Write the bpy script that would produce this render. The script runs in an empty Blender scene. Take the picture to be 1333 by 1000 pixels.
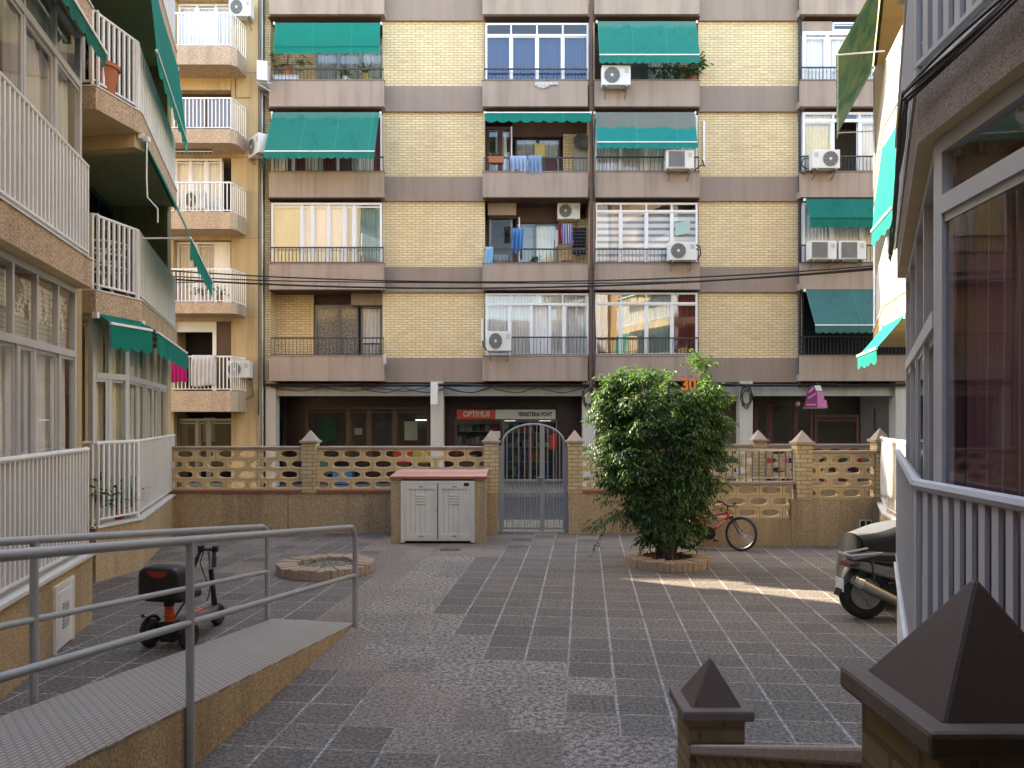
import bpy, bmesh, math, random
import numpy as np
from mathutils import Vector, Matrix, Euler
random.seed(7)
S = bpy.context.scene
COL = S.collection
R = math.radians
# ---- survey of the photograph: focal length in photo pixels, horizon row, eye height (m)
F, CX, HY, CZ = 1000.0, 666.5, 544.0, 2.2
def PX(px, Y): return (px - CX) * Y / F
def PZ(py, Y): return CZ - (py - HY) * Y / F
def V(*a): return Vector(a)

def chain(o):
    m = Matrix.Identity(4)
    while o is not None:
        m = o.matrix_basis @ m
        o = o.parent
    return m

class MB:
    """collects shapes into ONE mesh; verts are world coordinates unless build(local=True)"""
    def __init__(s, M=None):
        s.v, s.f, s.mi, s.M, s.slot = [], [], [], M, 0
        s.uv = None
    def add(s, vs, fs):
        b = len(s.v)
        if s.M is not None:
            vs = [s.M @ Vector(q) for q in vs]
        s.v += [tuple(q) for q in vs]
        s.f += [tuple(i + b for i in f) for f in fs]
        s.mi += [s.slot] * len(fs)
        return s
    def box(s, x0, x1, y0, y1, z0, z1):
        return s.add([(x0,y0,z0),(x1,y0,z0),(x1,y1,z0),(x0,y1,z0),(x0,y0,z1),(x1,y0,z1),(x1,y1,z1),(x0,y1,z1)],
                     [(0,3,2,1),(4,5,6,7),(0,1,5,4),(1,2,6,5),(2,3,7,6),(3,0,4,7)])
    def obox(s, c, size, rot=(0,0,0)):
        m = Matrix.Translation(Vector(c)) @ Euler(rot).to_matrix().to_4x4()
        hx, hy, hz = size[0]/2, size[1]/2, size[2]/2
        vs = [m @ Vector((a*hx,b*hy,d*hz)) for d in (-1,1) for a,b in ((-1,-1),(1,-1),(1,1),(-1,1))]
        return s.add(vs, [(0,3,2,1),(4,5,6,7),(0,1,5,4),(1,2,6,5),(2,3,7,6),(3,0,4,7)])
    def bar(s, p, q, w, h, up=(0,0,1)):
        """rectangular bar from p to q; w across, h along up"""
        p, q = Vector(p), Vector(q); d = (q-p).normalized(); u = Vector(up)
        if abs(d.dot(u)) > .98: u = Vector((0,1,0))
        r = d.cross(u).normalized(); u = r.cross(d).normalized()
        a = [(-.5,-.5),(.5,-.5),(.5,.5),(-.5,.5)]
        vs = [p + r*w*i + u*h*j for i,j in a] + [q + r*w*i + u*h*j for i,j in a]
        return s.add(vs, [(0,1,2,3),(7,6,5,4),(0,4,5,1),(1,5,6,2),(2,6,7,3),(3,7,4,0)])
    def tube(s, pts, r, seg=8, closed=False):
        pts = [Vector(p) for p in pts]; n = len(pts)
        rs = r if isinstance(r, (list, tuple)) else [r]*n
        prev = None; vs = []
        for i in range(n):
            if closed: d = pts[(i+1)%n] - pts[i-1]
            else: d = pts[min(i+1,n-1)] - pts[max(i-1,0)]
            d.normalize()
            if prev is None:
                a = Vector((0,0,1)) if abs(d.z) < .9 else Vector((1,0,0))
                u = d.cross(a).normalized()
            else:
                u = prev - d*prev.dot(d)
                u = u.normalized() if u.length > 1e-6 else d.cross(Vector((0,0,1))).normalized()
            prev = u; w = d.cross(u)
            for k in range(seg):
                t = 2*math.pi*k/seg
                vs.append(pts[i] + (u*math.cos(t) + w*math.sin(t))*rs[i])
        fs = []
        m = n if closed else n-1
        for i in range(m):
            j = (i+1) % n
            for k in range(seg):
                l = (k+1) % seg
                fs.append((i*seg+k, i*seg+l, j*seg+l, j*seg+k))
        if not closed:
            fs.append(tuple(range(seg-1,-1,-1))); fs.append(tuple((n-1)*seg+k for k in range(seg)))
        return s.add(vs, fs)
    def lathe(s, prof, c=(0,0,0), axis='Z', seg=24):
        """prof: (radius, height) pairs, open surface of revolution closed where radius is 0"""
        vs, fs = [], []; n = len(prof)
        for k in range(seg):
            t = 2*math.pi*k/seg; cs, sn = math.cos(t), math.sin(t)
            for r, h in prof:
                p = (r*cs, r*sn, h) if axis == 'Z' else ((r*cs, h, r*sn) if axis == 'Y' else (h, r*cs, r*sn))
                vs.append((p[0]+c[0], p[1]+c[1], p[2]+c[2]))
        for k in range(seg):
            l = (k+1) % seg
            for i in range(n-1):
                fs.append((k*n+i, l*n+i, l*n+i+1, k*n+i+1))
        return s.add(vs, fs)
    def prism(s, poly, vec):
        """closed polygon (3D points) extruded along vec"""
        poly = [Vector(p) for p in poly]; vec = Vector(vec); n = len(poly)
        vs = poly + [p+vec for p in poly]
        fs = [tuple(range(n-1,-1,-1)), tuple(range(n,2*n))] + [(i,(i+1)%n,n+(i+1)%n,n+i) for i in range(n)]
        return s.add(vs, fs)
    def slab(s, xy, z0, z1):
        return s.prism([(x,y,z0) for x,y in xy], (0,0,z1-z0))
    def grid(s, fn, nu, nv):
        vs = [fn(i/nu, j/nv) for j in range(nv+1) for i in range(nu+1)]
        fs = [(j*(nu+1)+i, j*(nu+1)+i+1, (j+1)*(nu+1)+i+1, (j+1)*(nu+1)+i) for j in range(nv) for i in range(nu)]
        return s.add(vs, fs)
    def build(s, name, mat, parent=None, local=False, smooth=False, bevel=0, recalc=True, weld=True, solid=0):
        me = bpy.data.meshes.new(name)
        me.from_pydata(s.v, [], s.f)
        for m in (mat if isinstance(mat, (list, tuple)) else [mat]): me.materials.append(m)
        if max(s.mi, default=0) > 0: me.polygons.foreach_set('material_index', s.mi)
        if recalc or weld:
            b = bmesh.new(); b.from_mesh(me)
            if weld: bmesh.ops.remove_doubles(b, verts=b.verts, dist=1e-5)
            if recalc: bmesh.ops.recalc_face_normals(b, faces=b.faces)
            b.to_mesh(me); b.free()
        if parent is not None and not local:
            me.transform(chain(parent).inverted())
        o = bpy.data.objects.new(name, me); COL.objects.link(o)
        if parent is not None: o.parent = parent
        if smooth:
            me.polygons.foreach_set('use_smooth', [True]*len(me.polygons))
            try: me.set_sharp_from_angle(angle=R(40))
            except Exception: pass
        if solid:
            md = o.modifiers.new('thickness', 'SOLIDIFY'); md.thickness = solid; md.offset = 0
        if bevel:
            md = o.modifiers.new('bevel', 'BEVEL'); md.width = bevel; md.segments = 2; md.limit_method = 'ANGLE'; md.angle_limit = R(35)
        me.update()
        return o

def tag(o, label=None, cat=None, group=None, kind=None):
    if label: o['label'] = label
    if cat: o['category'] = cat
    if group: o['group'] = group
    if kind: o['kind'] = kind
    return o
def thing(name, label, cat, loc=(0,0,0), rz=0, group=None):
    o = bpy.data.objects.new(name, None); COL.objects.link(o)
    o.location = loc; o.rotation_euler = (0,0,rz); o.empty_display_size = .2
    return tag(o, label, cat, group)
KIDS = {}
def dup(root, loc, rz=0, label=None, scale=None):
    def cp(o, par):
        c = o.copy(); COL.objects.link(c); c.parent = par
        for ch in list(o.children): cp(ch, c)
        return c
    r = cp(root, None)
    r.location = loc; r.rotation_euler = (0,0,rz)
    if scale: r.scale = scale
    if label: r['label'] = label
    return r
def struct(o): o['kind'] = 'structure'; return o
def frame(origin, udir):
    """local frame: x along the wall (udir, horizontal), y = into the building side is +y, z up"""
    u = Vector((udir[0], udir[1], 0)).normalized(); z = Vector((0,0,1)); y = z.cross(u)
    m = Matrix.Identity(4)
    for i in range(3):
        m[i][0], m[i][1], m[i][2], m[i][3] = u[i], y[i], z[i], origin[i]
    return m
def text(name, body, size, M, mat, parent, extrude=.004, align='LEFT', xscale=1.0, bold=0):
    cu = bpy.data.curves.new(name, 'FONT'); cu.body = body; cu.size = size; cu.extrude = extrude; cu.align_x = align; cu.resolution_u = 3; cu.offset = bold
    t = bpy.data.objects.new('tmp', cu); COL.objects.link(t)
    me = bpy.data.meshes.new_from_object(t); bpy.data.objects.remove(t)
    me.materials.clear(); me.materials.append(mat)
    # text lies in XY facing +Z: stand it up so that it faces local -y
    stand = Matrix(((xscale,0,0,0),(0,0,-1,0),(0,1,0,0),(0,0,0,1)))
    me.transform((chain(parent).inverted() if parent else Matrix.Identity(4)) @ M @ stand)
    o = bpy.data.objects.new(name, me); COL.objects.link(o); o.parent = parent
    return o
# ------------------------------------------------------------------ materials
class NT:
    def __init__(s, name):
        s.m = bpy.data.materials.new(name); s.m.use_nodes = True
        s.t = s.m.node_tree; s.t.nodes.clear()
        s.out = s.n('ShaderNodeOutputMaterial')
    def n(s, ty, **kw):
        nd = s.t.nodes.new(ty)
        for k, v in kw.items():
            if k.startswith('_'): setattr(nd, k[1:], v)
            else:
                key = int(k[1:]) if k[0] == 'i' and k[1:].isdigit() else k.replace('__', ' ')
                if hasattr(v, 'is_linked'): s.t.links.new(v, nd.inputs[key])
                else: nd.inputs[key].default_value = v
        return nd
    def l(s, a, b): s.t.links.new(a, b)
    def math(s, op, a, b=0.0, clamp=False):
        return s.n('ShaderNodeMath', _operation=op, _use_clamp=clamp, i0=a, i1=b).outputs[0]
    def mix(s, fac, a, b):
        nd = s.n('ShaderNodeMix', _data_type='RGBA')
        for k, v in (('Factor', fac), ('A', a), ('B', b)):
            so = [i for i in nd.inputs if i.name == k and (i.type == ('VALUE' if k == 'Factor' else 'RGBA'))][0]
            if hasattr(v, 'is_linked'): s.l(v, so)
            else: so.default_value = v if k == 'Factor' else c4(v)
        return [o for o in nd.outputs if o.type == 'RGBA'][0]
    def ramp(s, fac, stops):
        nd = s.n('ShaderNodeValToRGB'); s.l(fac, nd.inputs[0])
        e = nd.color_ramp.elements
        while len(e) > 1: e.remove(e[-1])
        e[0].position, e[0].color = stops[0][0], c4(stops[0][1])
        for p, c in stops[1:]:
            x = e.new(p); x.color = c4(c)
        return nd.outputs[0]
    def noise(s, vec, scale, detail=3, rough=.55):
        return s.n('ShaderNodeTexNoise', Vector=vec, Scale=scale, Detail=detail, Roughness=rough).outputs['Fac']
    def pos(s): return s.n('ShaderNodeNewGeometry').outputs['Position']
    def obj(s): return s.n('ShaderNodeTexCoord').outputs['Object']
    def mapped(s, vec, scale=(1,1,1), rot=(0,0,0), loc=(0,0,0)):
        return s.n('ShaderNodeMapping', Vector=vec, Scale=scale, Rotation=rot, Location=loc).outputs[0]
    def bump(s, h, strength=.3, dist=.01):
        return s.n('ShaderNodeBump', Height=h, Strength=strength, Distance=dist).outputs[0]
    def principled(s, col, rough=.7, metal=0.0, normal=None, spec=.5, **kw):
        p = s.n('ShaderNodeBsdfPrincipled', Roughness=rough, Metallic=metal)
        p.inputs['Specular IOR Level'].default_value = spec
        if hasattr(col, 'is_linked'): s.l(col, p.inputs['Base Color'])
        else: p.inputs['Base Color'].default_value = c4(col)
        if normal is not None: s.l(normal, p.inputs['Normal'])
        for k, v in kw.items(): p.inputs[k.replace('__',' ')].default_value = v
        return p
    def done(s, sh):
        s.l(sh.outputs[0] if hasattr(sh, 'outputs') else sh, s.out.inputs[0]); return s.m
def c4(c): return tuple(c) if len(c) == 4 else (c[0], c[1], c[2], 1.0)
def sh(c, k): return (c[0]*k, c[1]*k, c[2]*k)

def plain(name, col, rough=.6, metal=0.0, var=.18, scale=6.0, bump=0.0, bscale=40, spec=.5, dirt=0.0):
    t = NT(name); v = t.obj()
    n = t.noise(v, scale, 4)
    c = t.mix(n, sh(col, 1-var), sh(col, 1+var))
    if dirt:
        d = t.noise(t.mapped(v, (1,1,.25)), 2.3, 5, .65)
        c = t.mix(t.math('MULTIPLY', t.ramp(d, [(.45,(0,0,0)),(.75,(1,1,1))]), dirt), c, sh(col, .35))
    nm = t.bump(t.noise(v, bscale, 3), bump, .006) if bump else None
    return t.done(t.principled(c, rough, metal, nm, spec))

def stucco(name, col, speck=.25, sscale=170, bump=.5, streak=.3, patch=.12, rough=.85, spec2=None):
    """mineral plaster: fine grains, vertical run-off streaks, large patches"""
    t = NT(name); v = t.pos()
    grain = t.noise(v, sscale, 2, .6)
    big = t.noise(v, .9, 4, .6)
    stv = t.noise(t.mapped(v, (2.2, 2.2, .16)), 1.6, 5, .65)
    c = t.mix(t.ramp(grain, [(.38,(0,0,0)),(.62,(1,1,1))]), sh(col, 1-speck), spec2 or sh(col, 1+speck))
    c = t.mix(t.math('MULTIPLY', t.ramp(stv, [(.45,(0,0,0)),(.72,(1,1,1))]), streak), c, sh(col, .38))
    c = t.mix(t.math('MULTIPLY', t.ramp(big, [(.4,(0,0,0)),(.7,(1,1,1))]), patch), c, sh(col, 1.35))
    return t.done(t.principled(c, rough, 0, t.bump(grain, bump, .004), .25))

def brickwork(name, c1, c2, mortar, bw=.27, rh=.0825, ms=.0085, stain=.30):
    t = NT(name); p = t.pos()
    sp = t.n('ShaderNodeSeparateXYZ', Vector=p)
    u = t.math('ADD', sp.outputs[0], sp.outputs[1])
    vec = t.n('ShaderNodeCombineXYZ', X=u, Y=sp.outputs[2]).outputs[0]
    b = t.n('ShaderNodeTexBrick', Vector=vec, Color1=c4(c1), Color2=c4(c2), Mortar=c4(mortar), Scale=1.0)
    b.inputs['Mortar Size'].default_value = ms; b.inputs['Mortar Smooth'].default_value = .25; b.inputs['Bias'].default_value = -.15
    b.inputs['Brick Width'].default_value = bw; b.inputs['Row Height'].default_value = rh
    cell = t.n('ShaderNodeTexWhiteNoise', _noise_dimensions='2D',
               Vector=t.n('ShaderNodeVectorMath', _operation='FLOOR', i0=t.mapped(vec, (1/bw*1.0, 1/rh, 1))).outputs[0]).outputs[0]
    c = t.mix(t.ramp(cell, [(.90,(0,0,0)),(1.0,(.5,.5,.5))]), b.outputs['Color'], sh(c2, .7))
    st = t.noise(t.mapped(p, (1.3,1.3,.35)), 1.0, 5, .6)
    c = t.mix(t.math('MULTIPLY', t.ramp(st, [(.45,(0,0,0)),(.75,(1,1,1))]), stain), c, sh(c2, .55))
    fine = t.noise(p, 55, 3)
    c = t.mix(t.math('MULTIPLY', fine, .18), c, sh(c1, .6))
    h = t.math('SUBTRACT', t.math('MULTIPLY', fine, .25), b.outputs['Fac'])
    return t.done(t.principled(c, .8, 0, t.bump(h, .6, .008), .3))

def glass(name, tint=(.96,.97,.965), refl=1.0, ior=1.5, rough=.015):
    t = NT(name)
    ge = t.n('ShaderNodeNewGeometry')
    cs = t.math('ABSOLUTE', t.n('ShaderNodeVectorMath', _operation='DOT_PRODUCT', i0=ge.outputs['Normal'], i1=ge.outputs['Incoming']).outputs['Value'])
    fr = t.math('ADD', .05, t.math('MULTIPLY', .95, t.math('POWER', t.math('SUBTRACT', 1.0, cs), 5.0)))
    wob = t.bump(t.noise(t.pos(), .9, 1), .04, .05)
    g = t.n('ShaderNodeBsdfGlossy', Roughness=rough, Color=(1,1,1,1), Normal=wob)
    tr = t.n('ShaderNodeBsdfTransparent', Color=c4(tint))
    mx = t.n('ShaderNodeMixShader', i0=t.math('MULTIPLY', fr, 1.5*refl, True))
    t.l(tr.outputs[0], mx.inputs[1]); t.l(g.outputs[0], mx.inputs[2])
    return t.done(mx)

def cloth(name, col, trans=.35, fold=0.0, rough=.85, pattern=None, fade=None, var=.12, fade_z=None, seam=0, stain=0):
    t = NT(name); v = t.obj()
    n = t.noise(v, 3.5, 4, .6)
    c = t.mix(n, sh(col, 1-var), sh(col, 1+var))
    if fade:   # sun-bleached patches with a ragged edge
        f = t.noise(t.mapped(v, (1.2,1.2,2.2)), 1.6, 5, .7)
        c = t.mix(t.ramp(f, [(.42,(0,0,0)),(.62,(1,1,1))]), c, fade)
    if fade_z:   # (z below which the cloth keeps its colour, bleached colour)
        z = t.n('ShaderNodeSeparateXYZ', Vector=v).outputs[2]
        f = t.math('ADD', z, t.math('MULTIPLY', t.math('SUBTRACT', t.noise(t.mapped(v, (1.6,1.6,.5)), 1.5, 5, .65), .5), .55))
        mr = t.n('ShaderNodeMapRange', Value=f); mr.inputs['From Min'].default_value = fade_z[0]-.05; mr.inputs['From Max'].default_value = fade_z[0]+.05
        c = t.mix(mr.outputs[0], c, fade_z[1])
    if seam:
        fx_ = t.math('FRACT', t.math('MULTIPLY', t.n('ShaderNodeSeparateXYZ', Vector=v).outputs[0], seam))
        c = t.mix(t.math('MULTIPLY', t.math('LESS_THAN', fx_, .022), .35), c, sh(col, 1.9))
    if stain:
        f = t.noise(t.mapped(v, (1,1,.5)), 1.7, 6, .7)
        c = t.mix(t.math('MULTIPLY', t.ramp(f, [(.56,(0,0,0)),(.70,(1,1,1))]), stain), c, sh(col, .22))
    if pattern:
        axis, freq, c2, width = pattern
        s_ = t.n('ShaderNodeSeparateXYZ', Vector=v).outputs[axis]
        fr = t.math('FRACT', t.math('MULTIPLY', s_, freq))
        c = t.mix(t.math('LESS_THAN', fr, width), c, c2)
    nm = t.bump(t.math('ADD', t.math('MULTIPLY', t.noise(v, 220, 2), .05), t.noise(t.mapped(v, (3.5,3.5,1.2)), 1.3, 3, .5)), .35, .03)
    p = t.principled(c, rough, 0, nm, .2)
    if trans <= 0: return t.done(p)
    tl = t.n('ShaderNodeBsdfTranslucent'); t.l(c, tl.inputs[0])
    mx = t.n('ShaderNodeMixShader', i0=trans); t.l(p.outputs[0], mx.inputs[1]); t.l(tl.outputs[0], mx.inputs[2])
    return t.done(mx)

def emit(name, col, st):
    t = NT(name); e = t.n('ShaderNodeEmission', Color=c4(col), Strength=st); return t.done(e)

M = {}
M['brick_shaded'] = brickwork('shade_darkened_brick', (.30,.225,.13), (.25,.18,.10), (.17,.125,.075), .24, .075, .010, .35)  # fence brick with the shade of the porch put into its colour
M['brick'] = brickwork('pale_brick', (.75,.59,.345), (.64,.495,.285), (.26,.19,.115))
M['brick_low'] = brickwork('fence_brick', (.60,.465,.27), (.50,.38,.21), (.29,.22,.13), .24, .075, .010, .25)
M['mauve'] = stucco('mauve_render', (.325,.252,.203), .14, 120, .3, .5, .22)
M['mauve_dark'] = stucco('recessed_mauve_render', (.268,.206,.168), .12, 120, .3, .25, .15)
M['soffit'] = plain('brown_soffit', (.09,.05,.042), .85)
M['ochre'] = stucco('ochre_render', (.44,.325,.175), .12, 90, .4, .6, .18)
M['ochre_soft'] = stucco('ochre_underside', (.62,.485,.28), .08, 80, .2, .25, .1)
M['pebble'] = stucco('brown_pebbledash', (.41,.305,.185), .42, 75, .9, .6, .2)
M['pebble_pink'] = stucco('pinkish_pebbledash', (.43,.32,.225), .45, 55, .8, .35, .1)
M['white_wall'] = stucco('white_wash', (.62,.62,.60), .06, 60, .3, .3, .05)
M['concrete'] = stucco('pale_concrete', (.46,.43,.37), .10, 60, .3, .35, .12)
M['beam'] = stucco('grey_beam', (.33,.32,.29), .08, 60, .2, .4, .1)
M['white'] = plain('white_paint', (.74,.74,.73), .42, 0, .06, 5, .05, 90, .5, .24)
M['white_dirty'] = plain('aged_white_paint', (.72,.69,.61), .5, 0, .08, 5, .08, 70, .4, .35)
M['alu'] = plain('anodised_aluminium', (.47,.475,.485), .42, .12, .10, 4)
M['alu_dark'] = plain('dark_aluminium', (.14,.145,.155), .42, .5, .1, 4)
M['white_frame'] = plain('white_aluminium', (.70,.71,.72), .4, 0, .04, 4, 0, 40, .5, .08)
M['iron'] = plain('brown_iron', (.055,.04,.036), .6, .2, .2, 12)
M['galv'] = plain('galvanised_tube', (.35,.36,.375), .45, .35, .16, 9, .08, 60)
M['gate'] = plain('grey_gate_paint', (.27,.28,.29), .5, .2, .12, 9)
M['black'] = plain('black_plastic', (.009,.009,.0095), .45, 0, .2, 8)
M['rubber'] = plain('tyre_rubber', (.018,.018,.018), .8, 0, .25, 30, .3, 120)
M['cable'] = plain('black_cable', (.012,.012,.013), .6)
M['dark'] = plain('dim_interior', (.014,.013,.013), .9)  # near-black colour carries the darkness of unlit rooms
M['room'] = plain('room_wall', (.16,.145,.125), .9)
M['shop_plaster'] = plain('brown_shop_plaster', (.085,.066,.050), .9, 0, .2, 3)
M['maroon_stone'] = plain('maroon_marble', (.022,.008,.007), .35, 0, .5, 5)
M['wood'] = plain('brown_wood', (.065,.034,.020), .5, 0, .25, 7)
M['redwood'] = plain('red_painted_wood', (.075,.011,.010), .5, 0, .2, 7)
M['glass'] = glass('window_glass')
M['glass_dark'] = glass('tinted_glass', (.55,.58,.60), .3)
M['glass_strong'] = glass('reflective_glass', (.92,.94,.94), 3.2)
M['glass_near'] = glass('big_pane_glass', (.95,.95,.955), .5)
GREEN = (.004,.215,.165)
M['awn'] = cloth('green_awning', GREEN, .28, seam=.83)
M['awn_bright'] = cloth('bright_green_awning', (.006,.25,.20), .35)
M['awn_worn'] = cloth('worn_green_awning', (.016,.195,.15), .25, seam=.95, stain=.35, fade_z=(-.18,(.075,.215,.175)))
M['awn_faded'] = cloth('bleached_green_awning', (.010,.24,.215), .25, seam=.8, fade_z=(-.52,(.19,.205,.17)))
M['awn_grey'] = cloth('greyed_green_awning', (.05,.145,.137), .2, seam=.7, stain=.3)
M['awn_dark'] = cloth('dark_green_awning', (.006,.145,.11), .2, seam=.7, stain=.4)
M['awn_mottled'] = cloth('mottled_green_awning', (.018,.052,.030), .15, fade=(.06,.085,.045))
M['cur_white'] = cloth('white_curtain', (.85,.845,.82), .12)
M['cur_grey'] = cloth('grey_curtain', (.58,.58,.57), .12)
M['cur_cream'] = cloth('cream_curtain', (.82,.78,.60), .12)
M['cur_yellow'] = cloth('pale_yellow_blind', (.78,.76,.56), .3)
M['cur_maroon'] = cloth('maroon_curtain', (.21,.10,.105), .2)
M['cur_wine'] = cloth('wine_curtain', (.26,.04,.05), .2)
M['cur_blue'] = cloth('blue_curtain', (.035,.075,.20), .2)
M['cur_refl_teal'] = cloth('pale_teal_curtain_and_reflection', (.45,.62,.58), .3)  # teal curtain cloth, also used for a painted window reflection
M['lace'] = None
def lace():
    t = NT('dark_lace'); v = t.obj()
    f = t.noise(v, 26, 4, .7)
    c = t.mix(t.ramp(f, [(.45,(0,0,0)),(.55,(1,1,1))]), (.035,.03,.03), (.34,.33,.32))
    return t.done(t.principled(c, .9))
M['lace'] = lace()
def slatted(name, c1, c2, period, frac=.5, peel=None, axis=2):
    t = NT(name); v = t.obj()
    z = t.n('ShaderNodeSeparateXYZ', Vector=v).outputs[axis]
    fr = t.math('FRACT', t.math('MULTIPLY', z, 1/period))
    k = t.math('LESS_THAN', fr, frac)
    c = t.mix(k, c1, c2)
    if peel:
        f = t.noise(v, 3.6, 6, .75)
        c = t.mix(t.ramp(f, [(.52,(0,0,0)),(.56,(1,1,1))]), c, peel)
    return t.done(t.principled(c, .6, 0, t.bump(t.math('PINGPONG', t.math('MULTIPLY', z, 1/period), .5), .6, .01)))
M['blind'] = slatted('white_banded_blind', (.62,.64,.66), (.22,.24,.26), .21, .42)
M['shutter'] = slatted('grey_shutter', (.36,.36,.33), (.27,.27,.25), .045, .3)
M['shutter_peel'] = slatted('peeling_white_shutter', (.62,.61,.56), (.45,.44,.40), .045, .25, (.10,.085,.06))
M['ac_body'] = plain('ac_casing', (.62,.62,.58), .5, 0, .05, 3, 0, 40, .4, .15)
M['ac_dark'] = plain('ac_grille', (.085,.085,.08), .6)
M['ac_grey'] = plain('ac_louvre', (.30,.30,.29), .6)
M['block'] = stucco('breeze_block', (.62,.465,.27), .10, 110, .45, .25, .12)
M['capstone'] = stucco('weathered_capstone', (.36,.285,.235), .12, 80, .4, .35, .15)
M['cap_dark'] = plain('red_brown_painted_cap', (.088,.057,.046), .65, 0, .2, 6, .25, 120)
M['capwall'] = stucco('mauve_wall_cap', (.31,.245,.21), .12, 80, .4, .2, .15)
M['redtile'] = plain('red_clay_coping', (.27,.095,.055), .65, 0, .25, 9, .2)
M['pinktile'] = brickwork('pink_clay_tiles', (.46,.26,.21), (.40,.215,.17), (.30,.19,.15), .2, .2, .006, .2)
M['ringbrick'] = stucco('planter_brick', (.35,.26,.185), .25, 60, .6, .3, .15)
M['coping'] = stucco('white_coping', (.62,.60,.56), .06, 60, .2, .3, .1)
M['terracotta'] = plain('terracotta', (.34,.11,.05), .75, 0, .15, 9)
M['gravel'] = plain('dusty_gravel', (.16,.145,.11), .95, 0, .4, 40, .8, 60)
M['cap_slab'] = plain('weathered_brown_cap_slab', (.155,.118,.096), .75, 0, .25, 7, .3, 90, .4, .5)
M['soil'] = plain('soil', (.035,.024,.016), .95, 0, .4, 30, .8, 60)
M['orange'] = plain('orange_plastic', (.62,.095,.015), .4)
M['orange_sign'] = plain('orange_letters', (.62,.17,.03), .5)
M['red'] = plain('red_plastic', (.27,.016,.014), .4)
M['red_frame'] = plain('red_bike_paint', (.40,.012,.030), .3)
M['chrome'] = plain('bright_metal', (.55,.55,.56), .25, 1.0, .1, 9)
M['steel'] = plain('dull_steel', (.32,.32,.32), .38, .9, .15, 9)
M['silver'] = plain('silver_paint', (.36,.37,.39), .3, .25, .05, 5)
M['cover_silver'] = cloth('silver_cover', (.10,.105,.11), 0, rough=.5)
M['cover_black'] = cloth('black_cover', (.012,.012,.013), 0, rough=.55)
M['blue_box'] = plain('blue_plastic', (.015,.10,.24), .5)
M['green_box'] = plain('green_plastic', (.012,.10,.035), .5)
M['yellow_box'] = plain('yellow_plastic', (.27,.22,.03), .5)
M['sign_orange'] = plain('orange_sign_panel', (.55,.055,.012), .5, 0, .03)
M['sign_white'] = plain('white_sign_panel', (.60,.60,.57), .5, 0, .03)
M['ink'] = plain('dark_lettering', (.03,.03,.03), .6)
M['pink_sign'] = plain('pink_sign_panel', (.48,.14,.30), .5, 0, .15)
M['pink_dark'] = plain('plum_sign_panel', (.14,.025,.09), .5, 0, .25)
M['tube_lit'] = emit('lit_tube', (1,.96,.9), .5)
M['magenta'] = cloth('magenta_towel', (.40,.012,.14), .15)
M['towel_white'] = cloth('white_towel', (.62,.60,.60), .3)
M['jean'] = cloth('pale_denim', (.30,.40,.56), .1, var=.3)
M['jean2'] = cloth('denim', (.20,.30,.46), .1, var=.35)
M['blue_towel'] = cloth('blue_towel', (.09,.25,.56), .2, var=.35)
M['sky_towel'] = cloth('light_blue_towel', (.22,.45,.66), .2, var=.3)
M['stripe_towel'] = cloth('striped_towel', (.50,.50,.60), .2, pattern=(0, 13.0, (.07,.09,.34), .45))
M['check_cloth'] = cloth('black_check_cloth', (.016,.018,.03), .05, pattern=(2, 9.0, (.20,.19,.16), .14))
M['yellow_cloth'] = cloth('pale_yellow_cloth', (.62,.52,.24), .2)
M['white_cloth'] = cloth('white_sheet', (.74,.73,.72), .4)
M['pinkish'] = cloth('pink_stripe_screen', (.66,.46,.44), .35, pattern=(1, 9.0, (.62,.58,.56), .4))

def leafmat(name, dark, light, tl=.25, rough=.42):
    t = NT(name)
    r = t.n('ShaderNodeNewGeometry').outputs['Random Per Island']
    c = t.ramp(r, [(0, dark), (.55, sh(dark, 1.7)), (.85, light), (1, sh(light, 1.5))])
    p = t.principled(c, rough, 0, None, .55)
    tr = t.n('ShaderNodeBsdfTranslucent'); t.l(t.mix(.5, c, (light[0]*1.5, light[1]*1.5, light[2]*.6)), tr.inputs[0])
    mx = t.n('ShaderNodeMixShader', i0=tl); t.l(p.outputs[0], mx.inputs[1]); t.l(tr.outputs[0], mx.inputs[2])
    return t.done(mx)
M['leaf'] = leafmat('ficus_leaf', (.015,.046,.014), (.085,.170,.030))
M['leaf_new'] = leafmat('young_ficus_leaf', (.05,.13,.018), (.15,.28,.04), .4)
M['leaf2'] = leafmat('pot_plant_leaf', (.02,.065,.018), (.07,.15,.04))
M['bark'] = plain('bark', (.10,.078,.058), .9, 0, .3, 20, .6, 60)

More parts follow.
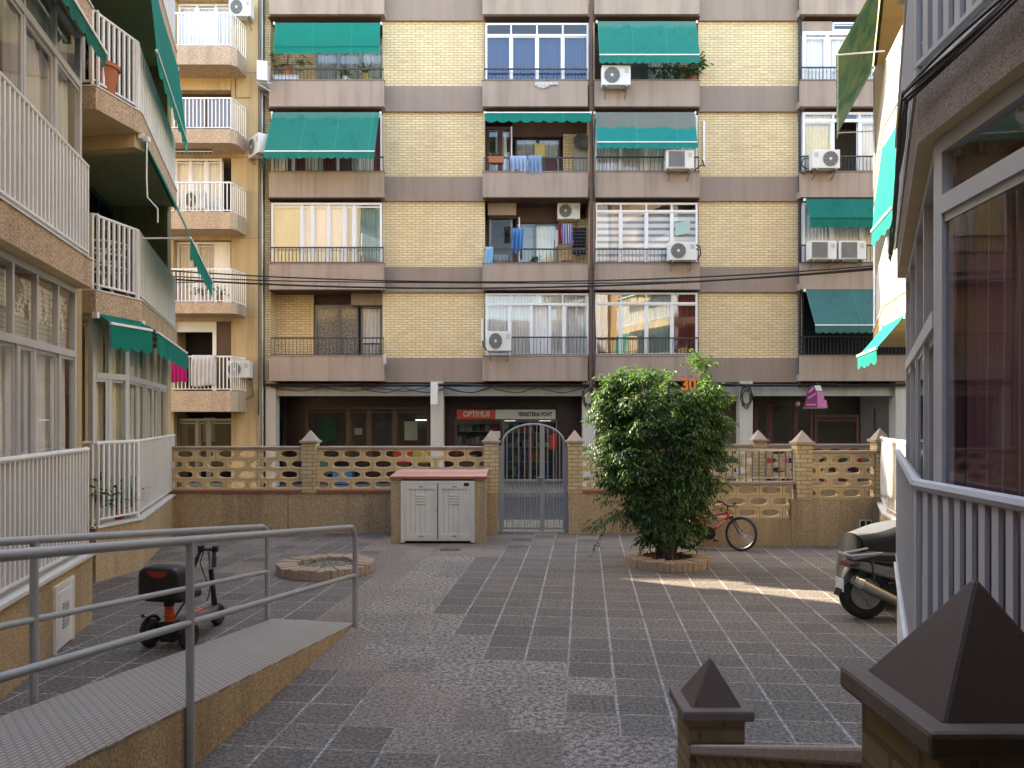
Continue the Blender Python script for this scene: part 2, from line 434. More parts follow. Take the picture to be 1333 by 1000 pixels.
# paving: every tile is a face with its own UV square, so that joints follow the tiles
def paving(name, dark, light, joint, jw, grains, contrast, jamt):
    t = NT(name); p = t.pos()
    uv = t.n('ShaderNodeTexCoord').outputs['UV']
    sp = t.n('ShaderNodeSeparateXYZ', Vector=uv)
    wob = t.math('ADD', t.math('MULTIPLY', t.math('SUBTRACT', t.noise(p, 5, 3, .6), .5), .045), t.math('MULTIPLY', t.math('SUBTRACT', t.noise(p, 45, 2, .6), .5), .022))
    def edge(k):
        a = t.math('ABSOLUTE', t.math('SUBTRACT', sp.outputs[k], .5))
        return t.math('ADD', a, wob)
    e = t.math('MAXIMUM', t.math('ADD', edge(0), .004), t.math('SUBTRACT', edge(1), .006))     # lines away from the viewer are a little wider
    j = t.n('ShaderNodeMapRange', Value=e); j.inputs['From Min'].default_value = .5-jw*1.6; j.inputs['From Max'].default_value = .5-jw*.55
    gaps = t.ramp(t.noise(p, 1.5, 4, .7), [(.28,(.15,.15,.15)),(.52,(1,1,1))])
    gaps2 = t.ramp(t.noise(p, 34, 3, .7), [(.38,(.05,.05,.05)),(.60,(1,1,1))])
    jm = t.math('MULTIPLY', t.math('MULTIPLY', j.outputs[0], t.math('MULTIPLY', gaps, gaps2)), jamt, True)
    g = t.noise(p, grains*.55, 2, .8)
    g2 = t.noise(p, grains*1.7, 2, .7)
    gg = t.math('ADD', t.math('MULTIPLY', g, .62), t.math('MULTIPLY', g2, .38))
    c = t.mix(t.ramp(gg, [(.5-.16/contrast,(0,0,0)),(.5+.16/contrast,(1,1,1))]), dark, light)
    rnd = t.n('ShaderNodeNewGeometry').outputs['Random Per Island']
    at = t.n('ShaderNodeAttribute', _attribute_name='tone').outputs['Fac']
    c = t.mix(t.math('MULTIPLY', at, .34), c, sh(dark, .8))
    worn = t.ramp(t.noise(p, 1.1, 5, .65), [(.42,(0,0,0)),(.72,(1,1,1))])
    c = t.mix(t.math('MULTIPLY', worn, .42), c, t.mix(t.ramp(gg, [(.44,(0,0,0)),(.56,(1,1,1))]), sh(dark,1.5), sh(light, 1.15)))
    sp2 = t.ramp(t.noise(p, 2.7, 6, .75), [(.60,(0,0,0)),(.66,(1,1,1))])
    c = t.mix(t.math('MULTIPLY', sp2, .22), c, sh(dark, .5))
    c = t.mix(jm, c, joint)
    h = t.math('ADD', t.math('MULTIPLY', gg, .5), t.math('MULTIPLY', j.outputs[0], -.25))
    return t.done(t.principled(c, .78, 0, t.bump(h, .55, .006), .3))
J = (.50,.475,.45)
M['pave_dark'] = paving('charcoal_paving', (.052,.045,.038), (.222,.191,.164), J, .020, 60, 1.7, .8)
M['pave_speck'] = paving('speckled_paving', (.075,.064,.055), (.35,.302,.258), (.20,.18,.17), .012, 44, 2.2, .3)
M['pave_beige'] = paving('beige_paving', (.087,.070,.058), (.325,.263,.217), (.13,.11,.10), .012, 60, 1.9, .35)
def asphalt(name, dark, light, sc=120):
    t = NT(name); p = t.pos()
    g = t.noise(p, sc, 3, .7); b = t.noise(p, .6, 5, .6)
    c = t.mix(t.ramp(g, [(.35,(0,0,0)),(.65,(1,1,1))]), dark, light)
    c = t.mix(t.math('MULTIPLY', b, .35), c, sh(light, 1.1))
    return t.done(t.principled(c, .85, 0, t.bump(g, .5, .005), .3))
M['asphalt'] = asphalt('asphalt', (.018,.018,.020), (.050,.050,.053))
M['pavement'] = brickwork('pavement_slabs', (.28,.255,.225), (.24,.22,.19), (.15,.13,.12), .4, .4, .012, .2)
def flat_slabs():
    t = NT('street_pavement'); p = t.pos()
    b = t.n('ShaderNodeTexBrick', Vector=p, Color1=(.125,.105,.08,1), Color2=(.105,.09,.07,1), Mortar=(.08,.07,.06,1), Scale=1.0)
    b.offset = 0
    b.inputs['Mortar Size'].default_value = .01; b.inputs['Brick Width'].default_value = .3; b.inputs['Row Height'].default_value = .3
    c = t.mix(t.math('MULTIPLY', t.noise(p, 2, 4), .4), b.outputs['Color'], (.15,.135,.12))
    return t.done(t.principled(c, .8, 0, t.bump(t.noise(p, 90, 3), .3, .004)))
M['pavement'] = flat_slabs()
M['kerb'] = stucco('kerb_stone', (.15,.14,.13), .15, 80, .4, .1, .1)
def treadplate():
    t = NT('ramp_tread_plate'); v = t.obj()
    m = t.mapped(v, (1,1,1), (0,0,R(90)))
    b = t.n('ShaderNodeTexBrick', Vector=m, Color1=(1,1,1,1), Color2=(1,1,1,1), Mortar=(0,0,0,1), Scale=1.0)
    b.offset = .5
    b.inputs['Mortar Size'].default_value = .011; b.inputs['Mortar Smooth'].default_value = .6
    b.inputs['Brick Width'].default_value = .085; b.inputs['Row Height'].default_value = .034
    st = t.noise(v, 2.2, 5, .65)
    base = t.mix(st, (.35,.312,.268), (.46,.41,.35))
    c = t.mix(t.math('MULTIPLY', b.outputs['Fac'], .75), base, (.15,.132,.122))
    return t.done(t.principled(c, .55, .15, t.bump(t.math('SUBTRACT', 1.0, b.outputs['Fac']), .7, .006), .5))
M['tread'] = treadplate()
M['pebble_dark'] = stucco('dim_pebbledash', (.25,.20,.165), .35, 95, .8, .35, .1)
M['grey_rail'] = plain('grey_white_rail_paint', (.46,.46,.48), .45, 0, .06, 5, .05, 90, .5, .2)
M['shutter_bamboo'] = slatted('bamboo_blind', (.25,.17,.10), (.10,.065,.04), .06, .7, axis=0)
M['grey_fairing'] = plain('dark_silver_fairing', (.16,.165,.175), .3, .2, .08, 5)
# ------------------------------------------------------------------ component builders
def wavy(mb, x0, x1, z0, z1, y, amp=.03, pitch=.11, gather=0.0):
    n = max(6, int((x1-x0)/pitch*6)); ph = random.random()*6
    def fn(u, v):
        x = x0 + (x1-x0)*u; z = z0 + (z1-z0)*v
        a = amp*(1.15-.5*v)
        return (x + gather*math.sin(u*5)*.02*(1-v), y + a*math.sin(ph + (x-x0)/pitch*2*math.pi) + .4*a*math.sin(ph*2+(x-x0)/pitch*1.7+v*1.2), z)
    mb.grid(fn, n, 5)

def window(parent, Mx, w, h, cols, transom=None, fm=None, gm=None, curtains=(), fw=.05, depth=.06, name='window', open_cols=(), sill=0, topcols=None, label=None):
    """frame (the part itself) + pane + curtains (sub-parts). Local frame: x along, y inward, z up, origin lower corner.
    cols: relative widths of the lights; transom: height of the lower lights; curtains: (x0,x1,mat,kind) as fractions"""
    fm = fm or M['alu']; gm = gm or M['glass']
    mb = MB(Mx)
    mb.box(0, w, 0, depth, h-fw, h); mb.box(0, w, 0, depth, 0, fw)
    mb.box(0, fw, .002, depth-.002, fw, h-fw); mb.box(w-fw, w, .002, depth-.002, fw, h-fw)
    tot = sum(cols); xs = [0]
    for c in cols: xs.append(xs[-1] + c/tot*w)
    zt = transom if transom else h-fw
    if transom: mb.box(fw, w-fw, -.006, depth-.004, zt-fw*.6, zt+fw*.6)
    for x in xs[1:-1]: mb.box(x-fw*.5, x+fw*.5, .004, depth-.006, fw, zt-(fw*.6 if transom else 0))
    if transom:
        tc = topcols or cols; tt = sum(tc); xx = 0
        for c in tc[:-1]:
            xx += c/tt*w
            mb.box(xx-fw*.4, xx+fw*.4, .004, depth-.006, zt+fw*.6, h-fw)
    # sliding sashes: a thin inner frame in each light, alternately nearer and farther
    for i in range(len(cols)):
        if i in open_cols: continue
        a, b = xs[i]+fw*.5, xs[i+1]-fw*.5
        y0 = .012 + (i % 2)*.016; t = fw*.55
        mb.box(a, b, y0, y0+.014, fw, fw+t); mb.box(a, b, y0, y0+.014, zt-fw*.6-t, zt-fw*.6)
        mb.box(a, a+t, y0, y0+.014, fw+t, zt-fw*.6-t); mb.box(b-t, b, y0, y0+.014, fw+t, zt-fw*.6-t)
    if sill: mb.box(-.03, w+.03, -sill, depth, -.04, -.001)
    o = mb.build(name, fm, parent)
    if label: o['label'] = label
    g = MB(Mx)
    for i in range(len(cols)):
        if i in open_cols: continue
        y = .02 + (i % 2)*.016
        g.add([(xs[i]+.03,y,fw),(xs[i+1]-.03,y,fw),(xs[i+1]-.03,y,zt),(xs[i]+.03,y,zt)], [(0,1,2,3)])
    if transom: g.add([(fw,.03,zt),(w-fw,.03,zt),(w-fw,.03,h-fw),(fw,.03,h-fw)], [(0,1,2,3)])
    if g.v: g.build('pane', gm, o)
    for c in curtains:
        x0, x1, m, kind = c[:4]; z0 = c[4] if len(c) > 4 else .04; z1 = c[5] if len(c) > 5 else h-.06
        cm = MB(Mx)
        if kind == 'flat': cm.box(x0*w, x1*w, depth+.03, depth+.042, z0, z1)
        else: wavy(cm, x0*w, x1*w, z0, z1, depth+.07)
        cm.build('blind' if kind == 'flat' else 'curtain', M[m] if isinstance(m, str) else m, o, smooth=kind != 'flat')
    return o

def railing(parent, Mx, w, h, mat, step=.11, bw=.014, bt=.014, top=(.035,.03), low=.06, name='railing', flat=False, ends=True, tube=0):
    """top rail, bottom rail and balusters in one mesh; local x along, y inward"""
    mb = MB(Mx); n = max(2, round(w/step))
    if tube:
        mb.tube([(0,0,h),(w,0,h)], tube, 8)
    else: mb.box(0, w, -top[0]/2, top[0]/2, h-top[1], h)
    mb.box(0, w, -bt*.8, bt*.8, low-.012, low+.012)
    for i in range(n+1):
        x = w*i/n; hw = bw/2
        if 0 < i < n or ends: mb.box(x-hw, x+hw, -bt/2, bt/2, low if 0 < i < n else 0, h-(top[1]*.5 if not tube else tube*.3))
    return mb.build(name, mat, parent)

def awning(name, label, Mx, w, drop, out, mat, val=.22, nsc=9, bar='white', arms=True, sag=.04, scal=.05, group=None, roller=True, valmat=None):
    """Mx: origin at the left end of the roller, x along the width, y inward (the awning leans to -y)"""
    t = thing(name, label, 'awning', Mx.translation, 0, group)
    f = MB(Mx)
    ph = random.random()*6
    def fn(u, v):
        return (w*u, -out*v - .012*math.sin(math.pi*v) + .006*math.sin(u*7+ph), -drop*v - sag*math.sin(math.pi*v)*(.7+.3*math.sin(u*9+ph)))
    f.grid(fn, 24, 8); f.build('fabric', mat, t, smooth=True)
    if val:
        v_ = MB(Mx); n = nsc*8
        def fv(u, v):
            s_ = abs(math.sin(math.pi*u*nsc))
            return (w*u, -out - .006 + .012*math.sin(u*nsc*3.1+ph)*v, -drop - .02 - (val - scal + scal*s_)*v)
        v_.grid(fv, n, 2); v_.build('valance', valmat or mat, t, smooth=True)
    b = MB(Mx); b.box(0, w, -out-.02, -out+.012, -drop-.022, -drop+.012); b.build('front_bar', M[bar], t)
    if roller:
        r = MB(Mx); r.tube([(-.01,.05,.012),(w+.01,.05,.012)], .028, 10); r.build('roller', M[roller] if isinstance(roller, str) else mat, t)
        for x in (-.03, w+.03):
            r = MB(Mx); r.obox((x,.03,.0),(.05,.08,.08)); r.build('end_cap', M['white'], t)
    if arms:
        for x in (.05, w-.05):
            a = MB(Mx); a.tube([(x,.05,-drop*.95-.12),(x,-out+.01,-drop)], .012, 6); a.build('arm', M['white'], t)
    return t

def ac_proto(kind):
    """outdoor unit, origin at the middle of its underside, front towards -y"""
    t = bpy.data.objects.new('air_conditioner', None); COL.objects.link(t)
    w, h, d = .86, .58, .32
    b = MB(); b.box(-w/2, w/2, -d/2, d/2, .05, h+.05)
    b.slot = 0
    b.build('casing', M['ac_body'], t, bevel=.018)
    sx = -.13 if kind != 'right' else .13
    if kind != 'slats':
        g = MB()
        g.lathe([(.0,-d/2-.004),(.235,-d/2-.004),(.235,-d/2-.012),(.225,-d/2-.012),(.0,-d/2-.0085)], (sx,0,.05+h/2), 'Y', 32)
        g.build('fan_recess', M['ac_dark'], t)
        r = MB()
        for rr in (.06,.095,.13,.165,.20,.23):
            r.tube([(sx+rr*math.cos(a), -d/2-.016, .05+h/2+rr*math.sin(a)) for a in [2*math.pi*k/28 for k in range(28)]], .0042, 5, True)
        for k in range(8):
            a = math.pi*k/4
            r.tube([(sx+.04*math.cos(a), -d/2-.017, .05+h/2+.04*math.sin(a)), (sx+.23*math.cos(a), -d/2-.017, .05+h/2+.23*math.sin(a))], .004, 5)
        r.build('grille', M['ac_grey'], t)
        hb = MB(); hb.lathe([(0,-d/2-.026),(.035,-d/2-.024),(.045,-d/2-.013)], (sx,0,.05+h/2), 'Y', 16); hb.build('hub', M['ac_body'], t, smooth=True)
    else:
        g = MB(); g.box(-.36, .14, -d/2-.01, -d/2-.003, .1, h); g.build('fan_recess', M['ac_dark'], t)
        r = MB()
        for k in range(15):
            x = -.355 + k*.034
            r.bar((x,-d/2-.016,.1),(x+.012,-d/2-.016,h), .009, .012)
        for z in (.1, h): r.box(-.365, .15, -d/2-.02, -d/2-.008, z-.01, z+.01)
        r.build('grille', M['ac_grey'], t)
    p = MB(); px = -sx*2.35
    for k in range(5): p.box(px-.06, px+.06, -d/2-.006, -d/2-.001, .40+k*.03, .412+k*.03)
    p.build('vent', M['ac_grey'], t)
    for x in (-.30, .30):
        f = MB(); f.box(x-.02, x+.02, -d/2-.02, d/2+.1, .0, .04); f.bar((x,-d/2,.0),(x,d/2+.08,-.22), .025, .025)
        f.build('bracket', M['steel'], t)
    return t
AC = {k: ac_proto(k) for k in ('left', 'right', 'slats')}
AC_USED = set()
def ac(kind, loc, label, rz=0, scale=None, group='air conditioning units'):
    if kind not in AC_USED:
        AC_USED.add(kind); o = AC[kind]; o.location = loc; o.rotation_euler = (0,0,rz)
        if scale: o.scale = scale
        tag(o, label, 'air conditioner', group); return o
    o = dup(AC[kind], loc, rz, label, scale or (1,1,1)); return o

def leaf_cluster(mb, c, n, r, size, droop=.4, up=.3, wide=.45, rnd=random):
    for _ in range(n):
        a = rnd.random()*2*math.pi; el = rnd.uniform(-droop, up)
        d = Vector((math.cos(a)*math.cos(el), math.sin(a)*math.cos(el), math.sin(el)))
        p = Vector(c) + Vector((rnd.gauss(0,1), rnd.gauss(0,1), rnd.gauss(0,1)))*r*.5
        s = size*rnd.uniform(.7,1.25)
        side = d.cross(Vector((rnd.gauss(0,.5), rnd.gauss(0,.5), 1))).normalized()*s*wide*.5
        nrm = d.cross(side).normalized()*s*.1
        mb.add([p, p+d*s*.45+side-nrm, p+d*s-Vector((0,0,s*.18)), p+d*s*.45-side-nrm], [(0,1,2,3)])

def potted(label, loc, kind='bush', pr=.13, ph=.22, size=.35, potmat='terracotta', name='potted_plant'):
    t = thing(name, label, 'potted plant', loc)
    p = MB(); p.lathe([(0,0),(pr*.72,0),(pr*.95,ph*.86),(pr*1.07,ph*.86),(pr*1.07,ph),(pr*.93,ph),(pr*.9,ph*.88),(0,ph*.88)], (0,0,0), 'Z', 18)
    p.build('pot', M[potmat], t, local=True, smooth=True)
    f = MB(); rnd = random.Random(sum(map(ord, label)))
    if kind == 'bush':
        for _ in range(26):
            c = (rnd.gauss(0,size*.32), rnd.gauss(0,size*.32), ph + size*rnd.uniform(.1,.95))
            leaf_cluster(f, c, 7, size*.2, size*.26, rnd=rnd)
    elif kind == 'spiky':
        for k in range(34):
            a = rnd.random()*6.28; el = rnd.uniform(.15,1.4); L = size*rnd.uniform(.6,1.1)
            d = Vector((math.cos(a)*math.cos(el), math.sin(a)*math.cos(el), math.sin(el))); s_ = Vector((-math.sin(a), math.cos(a), 0))*size*.035
            p0 = Vector((0,0,ph*.9)); p1 = p0 + d*L*.6; p2 = p0 + d*L + Vector((0,0,-L*.15))
            f.add([p0-s_, p0+s_, p1+s_*.8, p1-s_*.8, p2], [(0,1,2,3),(3,2,4)])
    elif kind == 'monstera':
        for k in range(16):
            a = rnd.random()*6.28; el = rnd.uniform(.3,1.3); L = size*rnd.uniform(.55,1.05)
            p0 = Vector((0,0,ph*.9)); p1 = p0 + Vector((math.cos(a)*math.cos(el), math.sin(a)*math.cos(el), math.sin(el)))*L
            f.tube([p0, (p0+p1)/2+Vector((0,0,.04)), p1], .006, 4)
            u = Vector((math.cos(a), math.sin(a), -.35)).normalized(); v = u.cross(Vector((0,0,1))).normalized(); s_ = size*.24
            for q in (-1.1,-.65,-.2,.25,.7,1.15):
                e = u*math.cos(q)+v*math.sin(q); e2 = u*math.cos(q+.3)+v*math.sin(q+.3)
                f.add([p1, p1+e*s_, p1+e2*s_*1.05], [(0,1,2)])
    f.build('foliage', M['leaf2'], t, local=True, recalc=False, weld=False)
    return t

def hung_cloth(name, label, Mx, w, h, mat, cat='towel', amp=.025, pitch=.12, fold=.10, ragged=.04, taper=0, group=None):
    """cloth over a rail: origin at the rail's left point, falls along -z, short back flap"""
    rnd = random.Random(sum(map(ord, label))); ph = rnd.random()*6
    mb = MB(Mx)
    def fn(u, v):
        L = h + fold; s_ = v*L
        rag = ragged*math.sin(u*6.3+ph)*max(0,(v-.4))
        if s_ < fold: z, y = -(fold-s_)+.0, .035
        else: z, y = -(s_-fold), -.035
        if abs(s_-fold) < .02: z, y = .012, 0
        k = min(1, abs(s_-fold)/.25)
        return (w*(.5+(u-.5)*(1-taper*v)) + .02*math.sin(v*3+ph)*k, y + amp*k*math.sin(ph+u*w/pitch*6.28+v*.8), z + rag)
    mb.grid(fn, max(8, int(w/.03)), 18)
    o = mb.build(name, mat, None, smooth=True, solid=.008)
    return tag(o, label, cat, group)
def set_origin(o, p):
    p = Vector(p); o.data.transform(Matrix.Translation(-p)); o.location = p
    return o
# ------------------------------------------------------------------ the ground, the street
g = MB(); g.add([(-130,-60,-.17),(130,-60,-.17),(130,160,-.17),(-130,160,-.17)], [(0,1,2,3)])
struct(g.build('ground', M['asphalt']))
g = MB(); g.add([(-60,16.55,-.125),(60,16.55,-.125),(60,22.55,-.125),(-60,22.55,-.125)], [(0,1,2,3)])
struct(g.build('road', M['asphalt']))
for nm, y0, y1, k0, k1 in (('near_pavement', 14.72, 16.4, 16.4, 16.55), ('far_pavement', 22.7, 29.0, 22.55, 22.7)):
    g = MB(); g.box(-60, 60, y0, y1, -.16, .0)
    struct(g.build(nm, M['pavement']))
    g = MB(); g.box(-60, 60, k0, k1, -.16, .004)
    struct(g.build('kerb', M['kerb'], bevel=.015))
# patio: one sheet of tiles, laid a little askew to the facades
A0 = .0947; TS = .3935; U0, V0 = .243, 6.93
ca, sa = math.cos(A0), math.sin(A0)
def uv_of(x, y): return (x*ca - y*sa, x*sa + y*ca)
def xy_of(u, v): return (u*ca + v*sa, -u*sa + v*ca)
def ground_px(px, py): Y = CZ*F/(py-HY); return ((px-CX)*Y/F, Y)
# borders of the speckled path, read as points on the ground (photo pixels): right edge and left edge per depth
def edge(pts):
    q = sorted((uv_of(*ground_px(*p)) for p in pts), key=lambda a: a[1])
    return q
EDGE_R = edge([(622,716),(600,745),(585,778),(588,812),(600,840),(684,842),(686,862),(738,864),(740,904),(806,906),(808,955),(884,966),(890,1010)])
EDGE_M = edge([(562,712),(520,742),(497,770),(470,800),(462,820),(475,848),(508,852),(512,875),(549,880),(552,900),(604,904),(608,925),(662,932),(664,955),(735,960),(760,1005)])
EDGE_L = edge([(520,712),(480,742),(440,775),(424,800),(398,850),(440,880),(462,915),(453,945),(508,955),(500,985),(565,992),(580,1030)])
def at_v(ed, v):
    if v <= ed[0][1]: return ed[0][0]
    for (u0,v0),(u1,v1) in zip(ed, ed[1:]):
        if v <= v1: return u0 + (u1-u0)*(v-v0)/max(1e-6, v1-v0)
    return ed[-1][0]
me = bpy.data.meshes.new('patio_paving'); vs, fs, mi, tone = [], [], [], []
rnd = random.Random(3)
for j in range(-36, 24):
    v0 = V0 + j*TS; jog = rnd.uniform(-.006,.006)
    for i in range(-30, 32):
        u0 = U0 + i*TS; uc, vc = u0+TS/2, v0+TS/2
        x, y = xy_of(uc, vc)
        if not (-9.5 < x < 9.5 and -8 < y < 14.75): continue
        r_, m_, l_ = at_v(EDGE_R, vc), at_v(EDGE_M, vc), at_v(EDGE_L, vc)
        if uc > r_: k = 0
        elif uc > m_: k = 1
        elif uc > l_: k = 2
        else: k = 0
        if y > 13.3 and rnd.random() < .4: k = 2 if x < 2 else 0
        if y > 12.3 and -1.6 < x < -.2: k = 2
        if x < -2.2 and y > 10.5 and rnd.random() < .45: k = 2
        b = len(vs)
        for du, dv in ((0,0),(1,0),(1,1),(0,1)):
            X_, Y_ = xy_of(u0+du*TS, v0+dv*TS+jog*0); vs.append((X_, min(Y_, 14.75), 0.0))
        fs.append((b,b+1,b+2,b+3)); mi.append(k); tone.append(rnd.random()**1.4)
me.from_pydata(vs, [], fs)
for k in ('pave_dark','pave_speck','pave_beige'): me.materials.append(M[k])
me.polygons.foreach_set('material_index', mi)
ul = me.uv_layers.new(name='tile')
ul.data.foreach_set('uv', [c for _ in fs for c in (0,0,1,0,1,1,0,1)])
at = me.attributes.new('tone', 'FLOAT', 'FACE'); at.data.foreach_set('value', tone)
o = bpy.data.objects.new('patio_paving', me); COL.objects.link(o); struct(o)
g = MB()
g.M = Matrix.Translation((PX(587,12.85), 12.85, 0))
g.box(-.17,.17,-.13,.13,-.02,.006)
gr = thing('drain_cover', 'rusty metal drain grate set in the paving before the white cabinet doors', 'drain cover', (PX(587,12.85),12.85,0))
g.build('rim', M['wood'], gr)
g = MB(Matrix.Translation((PX(587,12.85), 12.85, 0)))
for k in range(9): g.box(-.15+k*.036, -.15+k*.036+.014, -.11, .11, .0065, .011)
g.build('grate', M['steel'], gr)

# ------------------------------------------------------------------ brick apartment building across the street
YB, YF, YP = 24.7, 24.25, 25.9        # brick face, balcony front, back of the loggias
H_TOP = 19.6
bld = thing('apartment_building', 'pale yellow brick apartment block with mauve balcony bands and shops below, facing the courtyard', 'building', (0,24.7,0))
def XB(px): return PX(px, YB)
def ZB(py): return PZ(py, YB)
BOT = [ZB(y) for y in (497,380,262,146,28)]
TOPP = [ZB(y) for y in (465,347,230,113,-4)]
colsx = {1:(352,498), 2:(631,767), 3:(774,909), 4:(1044,1240)}
fasx = {1:(350,500), 2:(628,765.5), 3:(773.5,911), 4:(1042,1240)}
for a, b in ((344.5,352),(498,631),(767,774),(909,1044),(1240,1400)):
    m = MB(); m.box(XB(a), XB(b), YB, 26.4, BOT[0]+.02, H_TOP); m.build('brick_wall', M['brick'], bld)
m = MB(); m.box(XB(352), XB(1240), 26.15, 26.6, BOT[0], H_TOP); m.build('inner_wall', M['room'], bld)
m = MB(); m.box(XB(344.5), XB(1400), 26.62, 34, -.16, H_TOP-.02); m.build('building_core', M['room'], bld)
m = MB(); m.box(XB(343), XB(1400), YB-.12, 34.1, H_TOP, H_TOP+.35); m.build('roof_edge', M['mauve'], bld)
for k in range(5):
    for c in (1,2,3,4):
        a, b = fasx[c]
        m = MB(); m.box(PX(a,YF), PX(b,YF), YF, YF+.14, BOT[k], TOPP[k]); m.box(PX(a,YF), PX(b,YF), YF+.14, 26.2, BOT[k]+.005, BOT[k]+.22)
        if c != 2 and c != 3:
            pass
        m.build('balcony_parapet', M['mauve'], bld, bevel=.008)
        cp = MB(); cp.box(PX(a,YF)-.015, PX(b,YF)+.015, YF-.02, YF+.17, TOPP[k], TOPP[k]+.025); cp.build('parapet_coping', M['mauve_dark'], bld)
    for a, b in ((500,628),(911,1042)):
        m = MB(); m.box(PX(a,YB)-.1, PX(b,YB)+.1, YB-.10, YB+.05, BOT[k]-.02, TOPP[k]-.03); m.build('slab_band', M['mauve_dark'], bld)
# solid upper storey above the picture
m = MB(); m.box(XB(352), XB(1240), YB+.02, 26.1, TOPP[4]+.9, H_TOP); m.build('upper_wall', M['brick'], bld)

def fac(px, py, Y=YB, dy=0): return frame((PX(px,Y), Y+dy, PZ(py,Y)), (1,0))
def cell_railing(c, k, y_top, px0=None, px1=None):
    a, b = fasx[c]; a = px0 or a+2; b = px1 or b-1
    z0 = TOPP[k]+.025; zt = PZ(y_top, YF)
    railing(bld, frame((PX(a,YF), YF+.06, z0), (1,0)), PX(b,YF)-PX(a,YF), zt-z0, M['iron'], .115, .014, .014, (.035,.045), .03)
def cell_window(c, k, ytop, ybot, cols, transom_py=None, px=None, Y=24.46, **kw):
    a, b = px or colsx[c]
    x0, x1 = PX(a,Y)+.02, PX(b,Y)-.02; z0, z1 = PZ(ybot,Y), PZ(ytop,Y)
    tr = PZ(transom_py, Y)-z0 if transom_py else None
    return window(bld, frame((x0,Y,z0),(1,0)), x1-x0, z1-z0, cols, tr, **kw)
def infill(name, px0, px1, py0, py1, Y, mat, t=.1):
    m = MB(); m.box(PX(px0,Y), PX(px1,Y), Y, Y+t, PZ(py1,Y), PZ(py0,Y)); return m.build(name, M[mat], bld)
def rowbot(k): return {1:347,2:230,3:113,0:465}[k]
# ---- row A (k=3: 28..113), B (k=2), C (k=1), D (k=0); soffits
for k in range(1,5):
    for c in (1,2,3,4):
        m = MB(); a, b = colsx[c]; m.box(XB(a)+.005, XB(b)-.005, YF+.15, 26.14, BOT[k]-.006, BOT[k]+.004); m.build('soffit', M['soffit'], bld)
# column 1
cell_railing(1,3,88); cell_railing(1,2,203); cell_railing(1,1,321); cell_railing(1,0,439)
infill('loggia_wall', 352, 411, 30, 116, 25.55, 'brick'); 
cell_window(1,3,44,114,[1,1,1],None,(411,499),25.62,fm=M['alu'],curtains=[(0,.42,'cur_grey','w'),(.42,.72,'cur_grey','w'),(.7,1,'cur_white','w')])
cell_window(1,2,149,231,[1,1,1,1,1],None,fm=M['white_frame'],curtains=[(0,.14,'cur_white','w'),(.16,.30,'cur_wine','w'),(.30,.46,'cur_white','w'),(.46,.56,'cur_wine','w'),(.56,.72,'cur_maroon','w'),(.72,.92,'cur_white','w'),(.92,1,'cur_wine','w')])
cell_window(1,1,264,347,[.28,.09,.15,.14,.09,.25],None,fm=M['white_frame'],fw=.07,gm=M['glass_strong'],open_cols=(),curtains=[(.02,.28,'cur_yellow','flat'),(.28,.37,'cur_white','flat'),(.37,.515,'cur_white','flat'),(.53,.64,'cur_white','flat'),(.65,.74,'cur_white','w'),(.75,.97,'cur_refl_teal','w')])
infill('loggia_wall', 352, 408, 382, 466, 25.3, 'brick')
infill('shutter_box', 457, 498, 381, 397, 25.0, 'mauve', .5)
infill('lintel', 408, 459, 381, 399, 25.5, 'soffit', .3)
cell_window(1,0,397,466,[1.1,.85],None,(409,467),25.34,fm=M['alu_dark'],fw=.06,curtains=[(0,1,'lace','flat')])
cell_window(1,0,397,466,[1],None,(469,498),25.30,fm=M['alu_dark'],fw=.06,curtains=[(0,1,'cur_white','w',.5),(0,1,'cur_grey','w',.05,.45)])
# column 2
cell_railing(2,3,88); cell_railing(2,2,204); cell_railing(2,1,323); cell_railing(2,0,438,px0=666)
cell_window(2,3,30,112,[1,1,1,1],46,fm=M['white_frame'],fw=.058,gm=M['glass'],curtains=[(0,1,'cur_blue','w',.04,1.62)],label='white framed glazing with deep blue curtains')
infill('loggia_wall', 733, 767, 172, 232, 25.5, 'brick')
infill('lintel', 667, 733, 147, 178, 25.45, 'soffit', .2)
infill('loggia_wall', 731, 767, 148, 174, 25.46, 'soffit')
cell_window(2,2,165,231,[1,.9],None,(633,667),25.25,fm=M['redwood'],fw=.08,curtains=[(.35,.8,'cur_white','w')])
cell_window(2,2,178,231,[1,1],None,(670,730),25.6,fm=M['wood'],curtains=[(0,.46,'cur_grey','w'),(.52,1,'cur_grey','w')])
infill('storage_panel', 748, 767, 188, 232, 25.2, 'beam', .05)
infill('shutter_box', 635, 672, 264, 280, 24.9, 'mauve', .5)
infill('lintel', 672, 728, 264, 290, 25.4, 'soffit', .2)
infill('loggia_wall', 727, 767, 285, 349, 25.4, 'brick')
cell_window(2,1,282,348,[1],None,(636,668),25.25,fm=M['alu_dark'],fw=.07,gm=M['glass_dark'],curtains=[(.2,.8,'cur_white','w',.05,.45)])
cell_window(2,1,290,348,[1,1.3],None,(672,727),25.5,fm=M['alu_dark'],curtains=[(.48,1,'cur_cream','w')])
cell_window(2,0,382,464,[1,.9,.72,.6,1],396,topcols=[1,1,1,1],fm=M['white_frame'],fw=.06,gm=M['glass'],open_cols=(2,),curtains=[(0,.24,'cur_grey','w'),(.24,.47,'cur_grey','w'),(.46,.64,'cur_white','w'),(.63,.76,'cur_grey','w'),(.76,1,'cur_grey','w')])
